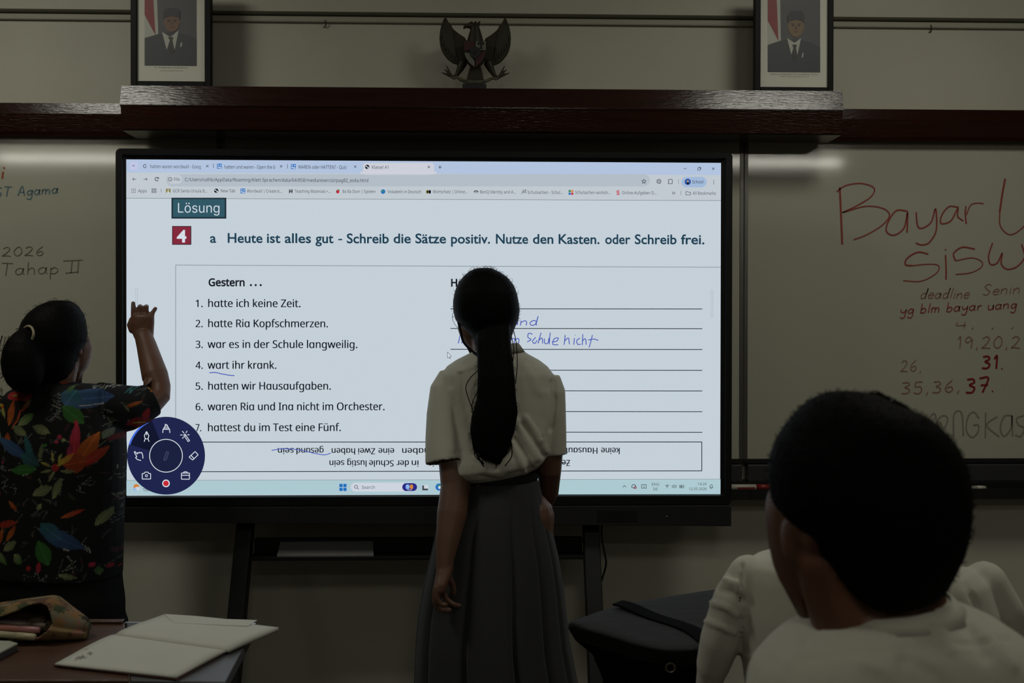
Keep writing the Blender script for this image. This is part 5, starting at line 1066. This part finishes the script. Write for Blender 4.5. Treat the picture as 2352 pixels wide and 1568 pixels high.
b.loft([ring(*r) for r in ((1900, 1440, 2240, 1420, YB_, .06, .06), (1790, 1520, 2350, 1520, YB_, .085, .085), (1800, 1800, 2330, 1800, YB_, .09, .095), (1830, 2200, 2290, 2200, YB_, .09, .095), (1820, 2700, 2300, 2700, YB_, .11, .10))])
for q, xs in ((-1, 1845), (1, 2290)):
    p0 = P(xs, 1615, YB_); p1 = p0 + V((q * .03, .03, -.25)); p2 = p0 + V((-q * .05, .15, -.27)); b.tube([p0, p0 + V((q * .02, .0, -.13)), p1, p2], [.045, .042, .036, .024], n=14); hand(b, p2, (-q * .2, 1, -.05), (0, .05, 1), q, .95, .5)
seated(b, bc.x, YB_)
sb1 = fused(b, 'body', SKIN2, .0042, 3, s)
b = MB()
b.loft([ring(*r) for r in ((1925, 1412, 2172, 1372, YB_, .058, .06), (1896, 1421, 2221, 1390, YB_, .072, .07), (1849, 1441, 2276, 1412, YB_, .085, .085), (1803, 1464, 2330, 1448, YB_, .096, .095), (1770, 1491, 2366, 1482, YB_, .102, .10), (1738, 1528, 2396, 1527, YB_, .106, .105), (1722, 1565, 2412, 1570, YB_, .108, .108), (1728, 1640, 2410, 1640, YB_, .11, .11), (1760, 1760, 2370, 1760, YB_, .11, .115), (1790, 2000, 2335, 2000, YB_, .11, .12), (1790, 2300, 2335, 2300, YB_, .125, .12), (1790, 2600, 2335, 2600, YB_, .13, .12))])
hl = []
for q, xs in ((-1, 1848), (1, 2290)):
    p0 = P(xs, 1592, YB_); pts = [p0, p0 + V((q * .018, 0, -.08)), p0 + V((q * .024, .005, -.16)), p0 + V((q * .028, .012, -.21))]; b.tube(pts, [.058, .062, .064, .066], n=22, flat=True); hl.append((pts[3], (pts[3] - pts[2]).normalized(), .06, .012))
sh = fused(b, 'shirt', WSHIRT, .0048, 6, s, holes=hl)
tuck(sb1, sh, hl, ((P(2035, 1330, YB_), .088),))
b = MB(); b.loft([ring(*r, n=40) for r in ((1945, 1396, 2166, 1356, YB_ + .004, .056, .06), (1936, 1400, 2173, 1358, YB_ + .004, .061, .063), (1906, 1424, 2206, 1392, YB_, .074, .074), (1912, 1424, 2200, 1392, YB_, .066, .066), (1950, 1398, 2160, 1360, YB_ + .004, .050, .052))], cap=False)
b.build('collar', WSHIRT, sh, True)
b = MB()
rows(b, [(899, 1936, 1984, .016, .02), (903, 1912, 2002, .034, .045), (912, 1893, 2022, .05, .06), (924, 1872, 2036, .062, .07), (934, 1860, 2070, .07, .078), (950, 1840, 2108, .08, .085), (976, 1818, 2140, .09, .09), (1012, 1793, 2172, .096, .095), (1050, 1777, 2192, .10, .095), (1091, 1770, 2204, .102, .09), (1128, 1772, 2208, .102, .08), (1158, 1777, 2208, .10, .06), (1193, 1806, 2204, .098, .045), (1218, 1830, 2199, .095, .04), (1253, 1848, 2192, .09, .035), (1295, 1871, 2174, .082, .03), (1332, 1899, 2157, .074, .025), (1356, 1925, 2134, .066, .02), (1370, 1944, 2090, .058, .015), (1380, 1968, 2044, .05, .01)], YB_, e=2.05)
hm = fuse(b, .0036, 4); bm = bmesh.new(); bm.from_mesh(hm); sb = MB()
fuzz(hm, sb, 900, .002, .006, .0004, rn, lambda v: v.normal.y > -.6)
for i in range(26):
    x = 2000 + rn.uniform(-10, 70); y = 918 + (x - 2000) * .5; strands(sb, [[P(x - 10, y + 6, YB_), P(x + 8, y - 14, YB_ - .01), P(x + 26, y - 12 + rn.uniform(-5, 8), YB_ - .01), P(x + 48, y + rn.uniform(-2, 16), YB_ - .01)]], .0006)
under_hair(sb1, hm, lambda c: c.y < YB_ + .05 and c.z > P(2000, 1165, YB_).z or (c.y < YB_ + .02 and c.x > P(1900, 1200, YB_).x and c.z > P(2000, 1300, YB_).z))
me2 = sb.mesh('s', []); bm.from_mesh(me2); bm.to_mesh(hm); bm.free(); hm.materials.append(HAIRS)
for p in hm.polygons: p.use_smooth = True
link('hair', hm, s)
tuck(sb1, trousers(bc.x, YB_, s), ()); seat_shoes(bc.x, YB_, s)
make_chair(bc.x, YB_ - .02, 'wooden school chair under the student nearest the camera')

Y2 = 1.62
c2 = P(1990, 1400, Y2)
folds(sh, YB_ - .1, [([(1846, 1522), (1960, 1508), (2080, 1499), (2200, 1488), (2330, 1478)], 4, -.0022), ([(2140, 1440), (2165, 1460), (2190, 1500)], 12, .003), ([(2225, 1445), (2245, 1475), (2270, 1520)], 12, -.003), ([(1990, 1530), (2040, 1545), (2110, 1620)], 16, .004), ([(2080, 1520), (2150, 1560), (2200, 1620)], 14, -.004), ([(1840, 1500), (1800, 1540), (1780, 1600)], 14, .004), ([(1880, 1440), (1850, 1470), (1830, 1520)], 12, -.003), ([(2240, 1440), (2290, 1480), (2330, 1540)], 14, .004)])
s = thing('person', 'student in white shirt sitting in front of the nearest student, head hidden behind that one', 'person', (c2.x, Y2, 0))
b = MB(); head(b, P(1985, 1150, Y2 + .02), .93, 10, -8)
b.tube([P(1990, 1210, Y2), P(1992, 1262, Y2), P(1994, 1310, Y2)], [.052, .052, .06], n=18)
b.loft([ring(*r) for r in ((1880, 1275, 2110, 1280, Y2, .06, .06), (1745, 1320, 2230, 1325, Y2, .085, .085), (1740, 1500, 2240, 1500, Y2, .09, .095), (1780, 1800, 2200, 1800, Y2, .09, .095), (1790, 2000, 2190, 2000, Y2, .11, .10))])
hl = []
AL = [P(1722, 1320, Y2), P(1686, 1376, Y2), P(1654, 1470, Y2 + .02), P(1638, 1527, Y2 + .04), P(1627, 1575, Y2 + .06), P(1622, 1620, Y2 + .08)]
AR = [P(2262, 1335, Y2), P(2300, 1400, Y2), P(2330, 1480, Y2 + .02), P(2345, 1545, Y2 + .04), P(2350, 1600, Y2 + .06), P(2352, 1640, Y2 + .08)]
for q, A in ((-1, AL), (1, AR)):
    e_ = A[-1]; w_ = e_ + V((-q * .12, .06, -.03)); b.tube(A + [e_ + V((-q * .02, .02, -.02)), w_], [.034, .036, .034, .03, .028, .027, .027, .021], n=14); hand(b, w_, (-q * 1, .3, -.1), (0, 0, 1), q, .95, .4)
seated(b, c2.x + .03, Y2, .075)
sb2 = fused(b, 'body', SKIN, .0045, 3, s)
b = MB()
b.loft([ring(*r) for r in ((1905, 1252, 2085, 1258, Y2, .058, .06), (1800, 1264, 2135, 1270, Y2, .072, .07), (1742, 1278, 2183, 1288, Y2, .086, .085), (1718, 1294, 2226, 1306, Y2, .096, .095), (1706, 1322, 2258, 1332, Y2, .102, .10), (1702, 1400, 2282, 1400, Y2, .11, .11), (1703, 1460, 2286, 1460, Y2, .112, .115), (1707, 1515, 2282, 1515, Y2, .112, .12), (1720, 1620, 2262, 1620, Y2, .112, .12), (1740, 1800, 2240, 1800, Y2, .115, .12), (1740, 2010, 2240, 2010, Y2, .125, .12))])
for q, A, rr in ((-1, AL, [.030, .030, .031, .0265, .0215, .020]), (1, AR, [.030, .031, .031, .027, .024, .022])):
    b.tube(A, [r * 1.0 for r in rr], n=24, flat=True); hl.append((A[-1], (A[-1] - A[-2]).normalized(), .02, .010))
    b.tube(A[:4], [.034, .034, .033, .028], n=24)
sh = fused(b, 'shirt', WSHIRT, .0048, 5, s, holes=hl)
tuck(sb2, sh, hl, ((P(1990, 1200, Y2), .075),))
folds(sh, Y2 - .08, [([(1666, 1336), (1690, 1344), (1702, 1362)], 7, .007), ([(1655, 1360), (1680, 1366), (1700, 1384)], 6, -.006), ([(1636, 1388), (1665, 1396), (1692, 1416)], 7, .006), ([(1622, 1430), (1650, 1440), (1684, 1456)], 6, .005), ([(1702, 1300), (1699, 1400), (1702, 1510)], 4, -.006), ([(1700, 1508), (1760, 1516), (1830, 1518)], 4, .003), ([(2215, 1330), (2250, 1400), (2266, 1480)], 8, -.007)])
b = MB(); c = P(1985, 1135, Y2 - .005)
b.ell(c + V((0, -.005, .025)), (.082, .098, .092)); b.ell(c + V((0, -.045, -.04)), (.068, .055, .06)); hm = fuse(b, .005, 4); hm.materials.append(HAIRS); link('hair', hm, s)
tuck(sb2, trousers(c2.x + .03, Y2, s, .075), ()); seat_shoes(c2.x + .03, Y2, s, .075)
make_chair(c2.x, Y2 - .02, 'wooden school chair under the second seated student')
# ================================================================== desks and the things on them
ZD = .75
TOPW = wood('desk_wood', lin((62, 40, 29)), lin((84, 58, 42)), 0.42)
GREYT = mat('grey_laminate', (0.085, 0.085, 0.09), 0.45, 0.4, var=(8, .06))
def flat(b, pts, z0, z1, mi=0): return b.prism([V((p.x, p.y, z1)) for p in pts], (0, 0, z0 - z1), mi)
DQ = lambda *q: [PZ(x, y, ZD) for x, y in q]
A4 = DQ((-330, 1428), (287, 1428), (297, 1561), (-420, 1561))
t = thing('school_desk', 'brown wooden school desk at the lower left with a pencil case on it', 'desk', ((A4[0].x + A4[1].x) / 2, 2.0, 0))
b = MB(); flat(b, A4, ZD - .024, ZD); b.build('desktop', TOPW, t, bev=.003)
b = MB(); f = [A4[0], A4[1], A4[1] + V((0, -.018, 0)), A4[0] + V((0, -.018, 0))]; flat(b, f, ZD + .0003, ZD + .007); b.build('edge_lip', TOPW, t, bev=.002)
for p in A4:
    q = V((p.x + (.05 if p.x < -1 else -.05), p.y + (-.05 if p.y > 2 else .05), 0)); m = MB(); m.tube([V((q.x, q.y, .013)), V((q.x, q.y, ZD - .024))], .013, n=12); m.build('leg', DGREY, t, True)
b = MB(); flat(b, [V((A4[0].x + .04, 2.10, 0)), V((A4[1].x - .06, 2.10, 0)), V((A4[1].x - .06, 2.085, 0)), V((A4[0].x + .04, 2.085, 0))], ZD - .12, ZD - .024); b.build('apron', TOPW, t)
B4 = DQ((290, 1428), (588, 1431), (517, 1566), (300, 1561))
t = thing('school_desk', 'grey-topped desk corner beside the brown desk, under the open notebook', 'desk', ((B4[0].x + B4[1].x) / 2, 2.0, 0))
b = MB(); flat(b, B4, ZD - .024, ZD); b.build('desktop', GREYT, t, bev=.003)
b = MB(); f = [B4[0], B4[1], B4[1] + V((0, -.010, 0)), B4[0] + V((0, -.010, 0))]; flat(b, f, ZD + .0002, ZD + .0008); b.build('edge_trim', mat('trim_light', (.35, .35, .36), .35, .5, .5), t)
for p in (B4[1], B4[2]):
    q = V((p.x - .05, p.y + (-.05 if p.y > 2 else .05), 0)); m = MB(); m.tube([V((q.x, q.y, .013)), V((q.x, q.y, ZD - .024))], .013, n=12); m.build('leg', DGREY, t, True)
for p in (B4[0], B4[3]):
    q = V((p.x + .05, p.y + (-.05 if p.y > 2 else .05), 0)); m = MB(); m.tube([V((q.x, q.y, .013)), V((q.x, q.y, ZD - .024))], .013, n=12); m.build('leg', DGREY, t, True)

# open notebook
PAP = mat('paper', (0.52, 0.515, 0.45), 0.75, 0.2, var=(14, .02))
t = thing('notebook', 'open blank notebook lying across the desk edge', 'notebook', PZ(380, 1490, ZD + .008))
CVR = mat('cover_brown', (0.16, 0.055, 0.035), .6)
NZ = lambda q, z: [PZ(x, y, z) for x, y in q]
b = MB(); flat(b, NZ([(123, 1526), (262, 1456), (380, 1411), (640, 1443), (527, 1492), (405, 1558)], ZD + .004), ZD + .0012, ZD + .004); b.build('cover', CVR, t)
def pages(nm, outline, g0, g1, z, th, bulge):
    """page block: outline[0], [1] on the outer edge, g0, g1 on the gutter; the sheets arch up beside the gutter"""
    b = MB(); n, k = 12, 12; top = []
    o0, o1 = PZ(*outline[0], z), PZ(*outline[1], z); a0, a1 = PZ(*g0, z), PZ(*g1, z)
    for i in range(n + 1):
        for j in range(k + 1):
            s_, r = i / n, j / k; p = (o0.lerp(o1, r)).lerp(a0.lerp(a1, r), s_); top.append(p + V((0, 0, bulge * math.sin(math.pi * min(1, s_ ** 1.5)) - .002 * (s_ > .98))))
    N = len(top); vs = top + [V((p.x, p.y, z - th)) for p in top]; w_ = k + 1; fs = []
    for i in range(n):
        for j in range(k):
            a = i * w_ + j; fs += [(a, a + 1, a + w_ + 1, a + w_), (N + a, N + a + w_, N + a + w_ + 1, N + a + 1)]
    for j in range(k): fs += [(j, N + j, N + j + 1, j + 1), (n * w_ + j, n * w_ + j + 1, N + n * w_ + j + 1, N + n * w_ + j)]
    for i in range(n): fs += [(i * w_, (i + 1) * w_, N + (i + 1) * w_, N + i * w_), (i * w_ + k, N + i * w_ + k, N + (i + 1) * w_ + k, (i + 1) * w_ + k)]
    b.add(vs, fs); return b.build(nm, PAP, t, True)
p1 = pages('page_block', [(126, 1523), (405, 1553)], (264, 1454), (525, 1490), ZD + .0085, .004, .003)
pages('page_block', [(377, 1410), (640, 1440)], (265, 1453.5), (526, 1489.5), ZD + .012, .0075, .002)
b = MB(); flat(b, NZ([(377, 1409.5), (450, 1414), (520, 1421), (591, 1423.5), (570, 1437), (400, 1430)], ZD + .0135), ZD + .0128, ZD + .0135); b.build('loose_sheet', PAP, t)
b = MB()
for pts in ([(172, 1514), (180, 1506), (184, 1511), (190, 1503), (193, 1509), (200, 1507)], [(176, 1510), (196, 1506)], [(200, 1500), (208, 1496), (206, 1502), (214, 1498)], [(192, 1490), (203, 1489)]):
    q = [V((x, y, 0)) for x, y in pts]; b.strip([PZ(p.x, p.y, ZD + .0118) for p in crom(q, 4)], .0016, (0, 0, 1))
b.build('pencil_note', mat('pencil_grey', (.16, .16, .14), .7), t, fix=False)

# pencil case with pens
t = thing('pencil_case', 'open patterned cloth pencil case full of pens on the brown desk', 'pencil case', PZ(90, 1470, ZD))
cm = bpy.data.materials.new('patterned_cloth'); cm.use_nodes = True; n_, l_ = cm.node_tree.nodes, cm.node_tree.links; bs = n_['Principled BSDF']; bs.inputs['Roughness'].default_value = .85; bs.inputs['Specular IOR Level'].default_value = .2
tc_ = n_.new('ShaderNodeTexCoord'); vo = n_.new('ShaderNodeTexVoronoi'); vo.inputs['Scale'].default_value = 55; nz = n_.new('ShaderNodeTexNoise'); nz.inputs['Scale'].default_value = 30
mx = n_.new('ShaderNodeVectorMath'); mx.operation = 'MULTIPLY_ADD'; mx.inputs[1].default_value = (.03, .03, .03); l_.new(nz.outputs['Color'], mx.inputs[0]); l_.new(tc_.outputs['Object'], mx.inputs[2]); l_.new(mx.outputs[0], vo.inputs['Vector'])
cr = n_.new('ShaderNodeValToRGB'); cr.color_ramp.interpolation = 'CONSTANT'; sp = n_.new('ShaderNodeSeparateColor'); l_.new(vo.outputs['Color'], sp.inputs[0]); l_.new(sp.outputs[0], cr.inputs[0])
els = [(0, (118, 100, 66)), (.3, (92, 66, 54)), (.46, (60, 66, 44)), (.6, (128, 96, 60)), (.72, (112, 104, 84)), (.84, (38, 32, 26)), (.93, (132, 92, 78))]
cr.color_ramp.elements[0].color = (*lin(els[0][1]), 1); cr.color_ramp.elements[1].position = els[1][0]; cr.color_ramp.elements[1].color = (*lin(els[1][1]), 1)
for p, c in els[2:]: q = cr.color_ramp.elements.new(p); q.color = (*lin(c), 1)
l_.new(cr.outputs[0], bs.inputs['Base Color'])
YC = 2.055
def cpy(x):  # top, bottom silhouette rows and centre depth for column x
    T_ = [(-110, 1400), (-60, 1396), (0, 1388), (46, 1381), (107, 1373), (119, 1375), (130, 1383), (153, 1399), (184, 1418), (197, 1427), (200, 1433)]
    B_ = [(-110, 1474), (-60, 1476), (0, 1478), (46, 1478), (107, 1473), (119, 1470), (130, 1467), (153, 1461), (184, 1452), (197, 1445), (200, 1439)]
    def it(L):
        for (a, ya), (c, yc) in zip(L, L[1:]):
            if a <= x <= c: return ya + (yc - ya) * (x - a) / (c - a)
        return L[-1][1]
    return it(T_), it(B_)
b = MB(); rg = []; NS_ = 64; cols = [-110 + 310 * i / 62 for i in range(63)]
for x in cols:
    tp, bt = cpy(x); f = max(.12, (bt - tp) / 100); zt = P(x, tp, YC).z; zc = (zt + ZD + .001) / 2; hz = max(.004, (zt - ZD - .001) / 2); yy = min(.052, .052 * f ** .7); xx = P(x, (tp + bt) / 2, YC).x
    rg.append([V((xx, YC + .012 + yy * math.copysign(abs(math.cos(2 * math.pi * i / NS_)) ** .85, math.cos(2 * math.pi * i / NS_)) - (.012 if math.sin(2 * math.pi * i / NS_) < 0 else 0) * 1, zc + hz * math.copysign(abs(math.sin(2 * math.pi * i / NS_)) ** .85, math.sin(2 * math.pi * i / NS_)))) for i in range(NS_)])
b.loft(rg)
me = b.mesh('case', []); bm = bmesh.new(); bm.from_mesh(me); bmesh.ops.recalc_face_normals(bm, faces=bm.faces)
bmesh.ops.subdivide_edges(bm, edges=bm.edges, cuts=1, use_grid_fill=True)
def pixel(v):
    d = v - CAM; k = FPX / d.dot(FW); return 1176 + d.dot(RT) * k, 784 - d.dot(UP) * k
mouth = [(-90, 1428), (0, 1416), (40, 1401), (69, 1387), (92, 1384), (108, 1391), (115, 1408), (122, 1427), (106, 1450), (86, 1466), (40, 1470), (-90, 1474)]
def inside(x, y, pg):
    c = False
    for (x0, y0), (x1, y1) in zip(pg, pg[1:] + pg[:1]):
        if (y0 > y) != (y1 > y) and x < (x1 - x0) * (y - y0) / (y1 - y0) + x0: c = not c
    return c
kill = [f for f in bm.faces if f.normal.dot(CAM - f.calc_center_median()) > 0 and inside(*pixel(f.calc_center_median()), mouth)]
bmesh.ops.delete(bm, geom=kill, context='FACES'); rim = [e_ for e_ in bm.edges if e_.is_boundary]
rimp = {v.index: v.co.copy() for e_ in rim for v in e_.verts}
for _ in range(3):
    bmesh.ops.smooth_vert(bm, verts=list({v for e_ in rim for v in e_.verts}), factor=.5, use_axis_x=True, use_axis_y=True, use_axis_z=True)
bm.to_mesh(me); bm.free(); me.materials.append(cm)
for p in me.polygons: p.use_smooth = True
o = link('pouch', me, t); q = o.modifiers.new('cloth', 'SOLIDIFY'); q.thickness = .003; q.offset = -1
rc = MB(); rc.tube(crom([P(x, y, YC + dy) for x, y, dy in ((-85, 1426, -.01), (0, 1415, -.012), (40, 1400, -.008), (69, 1386, .0), (92, 1383, .002), (108, 1390, -.002), (116, 1408, -.02), (122, 1427, -.03))], 5), .0016, n=8)
rc.build('zip_edge', mat('zip_green', (.12, .13, .08), .6), o, True)
def pen(name, label, a, bb, r, m1, m2, zz=None):
    tt = thing(name, label, 'pen', a, 'pens in the pencil case'); d = bb - a
    MB().tube([a, a + d * .72], r, n=14, flat=True).build('barrel', m1, tt, True); MB().tube([a + d * .72, a + d * .97, bb], [r * 1.08, r * 1.04, r * .8], n=14, flat=True).build('cap', m2, tt, True)
PINK = mat('pen_pink', (.42, .17, .13), .45); CREAM = mat('pen_cream', (.40, .36, .22), .45); PURP = mat('pen_purple', (.09, .05, .08), .5); TANP = mat('pen_tan', (.2, .15, .12), .5)
pen('pink_pen', 'pink pen lying in the mouth of the pencil case', P(-75, 1436, 2.025), P(93, 1447, 2.03), .0062, PINK, mat('pen_pink_cap', (.36, .16, .16), .45))
pen('cream_marker', 'cream marker lying lowest in the pencil case mouth', P(-75, 1450, 2.012), P(82, 1463, 2.018), .0066, CREAM, CREAM)
pen('purple_pen', 'purple pen behind the pink pen in the pencil case', P(-70, 1424, 2.045), P(62, 1430, 2.05), .0058, PURP, PURP)
pen('brown_pen', 'brownish pen end poking out right of the pink pen in the case', P(-20, 1428, 2.047), P(106, 1437, 2.043), .0055, TANP, TANP)
# pale flat case at the left edge
b = MB(); zc = ZD + .016; q = [PZ(x, y, zc) for x, y in ((-60, 1468), (22, 1471), (41, 1476), (0, 1497), (-60, 1524))]
flat(b, q, zc - .004, zc); t2 = thing('flat_box', 'pale flat box cut off by the left picture edge, in front of the pencil case', 'box', V((q[1].x, q[3].y, ZD)))
b.build('lid', mat('pale_green', (.36, .38, .31), .5), t2, bev=.001)
b = MB(); flat(b, [p + V((-.002, .002, 0)) for p in q], ZD + .0006, zc - .004); b.build('tray', mat('box_dark', (.06, .06, .065), .5), t2)

# ------------------------------------------------------------------ backpack on a chair
t = thing('backpack', 'dark grey backpack with a black strap on a chair beside the second seated student', 'bag', V((.26, 2.0, .447)))
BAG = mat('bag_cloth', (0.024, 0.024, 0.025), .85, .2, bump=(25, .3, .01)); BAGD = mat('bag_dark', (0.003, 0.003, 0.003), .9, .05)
b = MB()
def bring(z, pts):
    q = [PZ(x, y, z) for x, y in pts]; c = crom([V((p.x, p.y, p.z)) for p in q] + [q[0]], 6)[:-1]; return c
topo = [(1302, 1428), (1345, 1412), (1420, 1388), (1540, 1366), (1650, 1350), (1690, 1352), (1705, 1420), (1680, 1484), (1620, 1492), (1540, 1496), (1470, 1484), (1400, 1462), (1345, 1446)]
def scaled(k, dz_y): 
    c = (1535, 1430); return [(c[0] + (x - c[0]) * k, c[1] + (y - c[1]) * k + dz_y) for x, y in topo]
z0 = .800
b.loft([bring(z0 + .004, scaled(.35, -4)), bring(z0 + .003, scaled(.8, -2)), bring(z0, scaled(.95, 0)), bring(z0 - .006, scaled(1.0, 2)), bring(z0 - .03, scaled(1.0, 18)), bring(z0 - .065, scaled(.93, 42)), bring(z0 - .11, scaled(.76, 74)), bring(z0 - .18, scaled(.66, 130)), bring(z0 - .28, scaled(.64, 240)), bring(z0 - .34, scaled(.62, 320)), bring(z0 - .352, scaled(.55, 335))])
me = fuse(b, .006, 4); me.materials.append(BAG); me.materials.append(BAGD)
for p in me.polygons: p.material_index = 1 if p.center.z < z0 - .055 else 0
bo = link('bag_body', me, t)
b = MB(); sp_ = crom([PZ(x, y, z0 + dz) for x, y, dz in ((1418, 1382, .012), (1440, 1387, .012), (1500, 1413, .008), (1560, 1432, .008), (1600, 1450, .008), (1630, 1476, .004), (1650, 1492, -.01))], 6)
b.strip(sp_, .036, (0, 0, 1)); so = b.build('strap', BAGD, bo, fix=False); so.modifiers.new('web', 'SOLIDIFY').thickness = .004
b = MB(); c = P(1539, 1531, 1.86); b.tube([c + V((.0085 * math.cos(2 * math.pi * i / 20), -.004, .0085 * math.sin(2 * math.pi * i / 20))) for i in range(21)], .0018, n=8)
b.build('ring', mat('ring_metal', (.35, .33, .22), .3, .5, 1.0), bo, True)
t = thing('stool', 'low wooden stool under the grey backpack', 'stool', (.21, 2.02, 0))
MB().box((.08, 1.86, .42), (.345, 2.18, .447)).build('seat', CHAIRW, t, bev=.006)
for x in (.11, .315):
    for y in (1.89, 2.15): m = MB(); m.tube([V((x, y, .015)), V((x, y, .42))], .014, n=12); m.build('leg', DGREY, t, True)
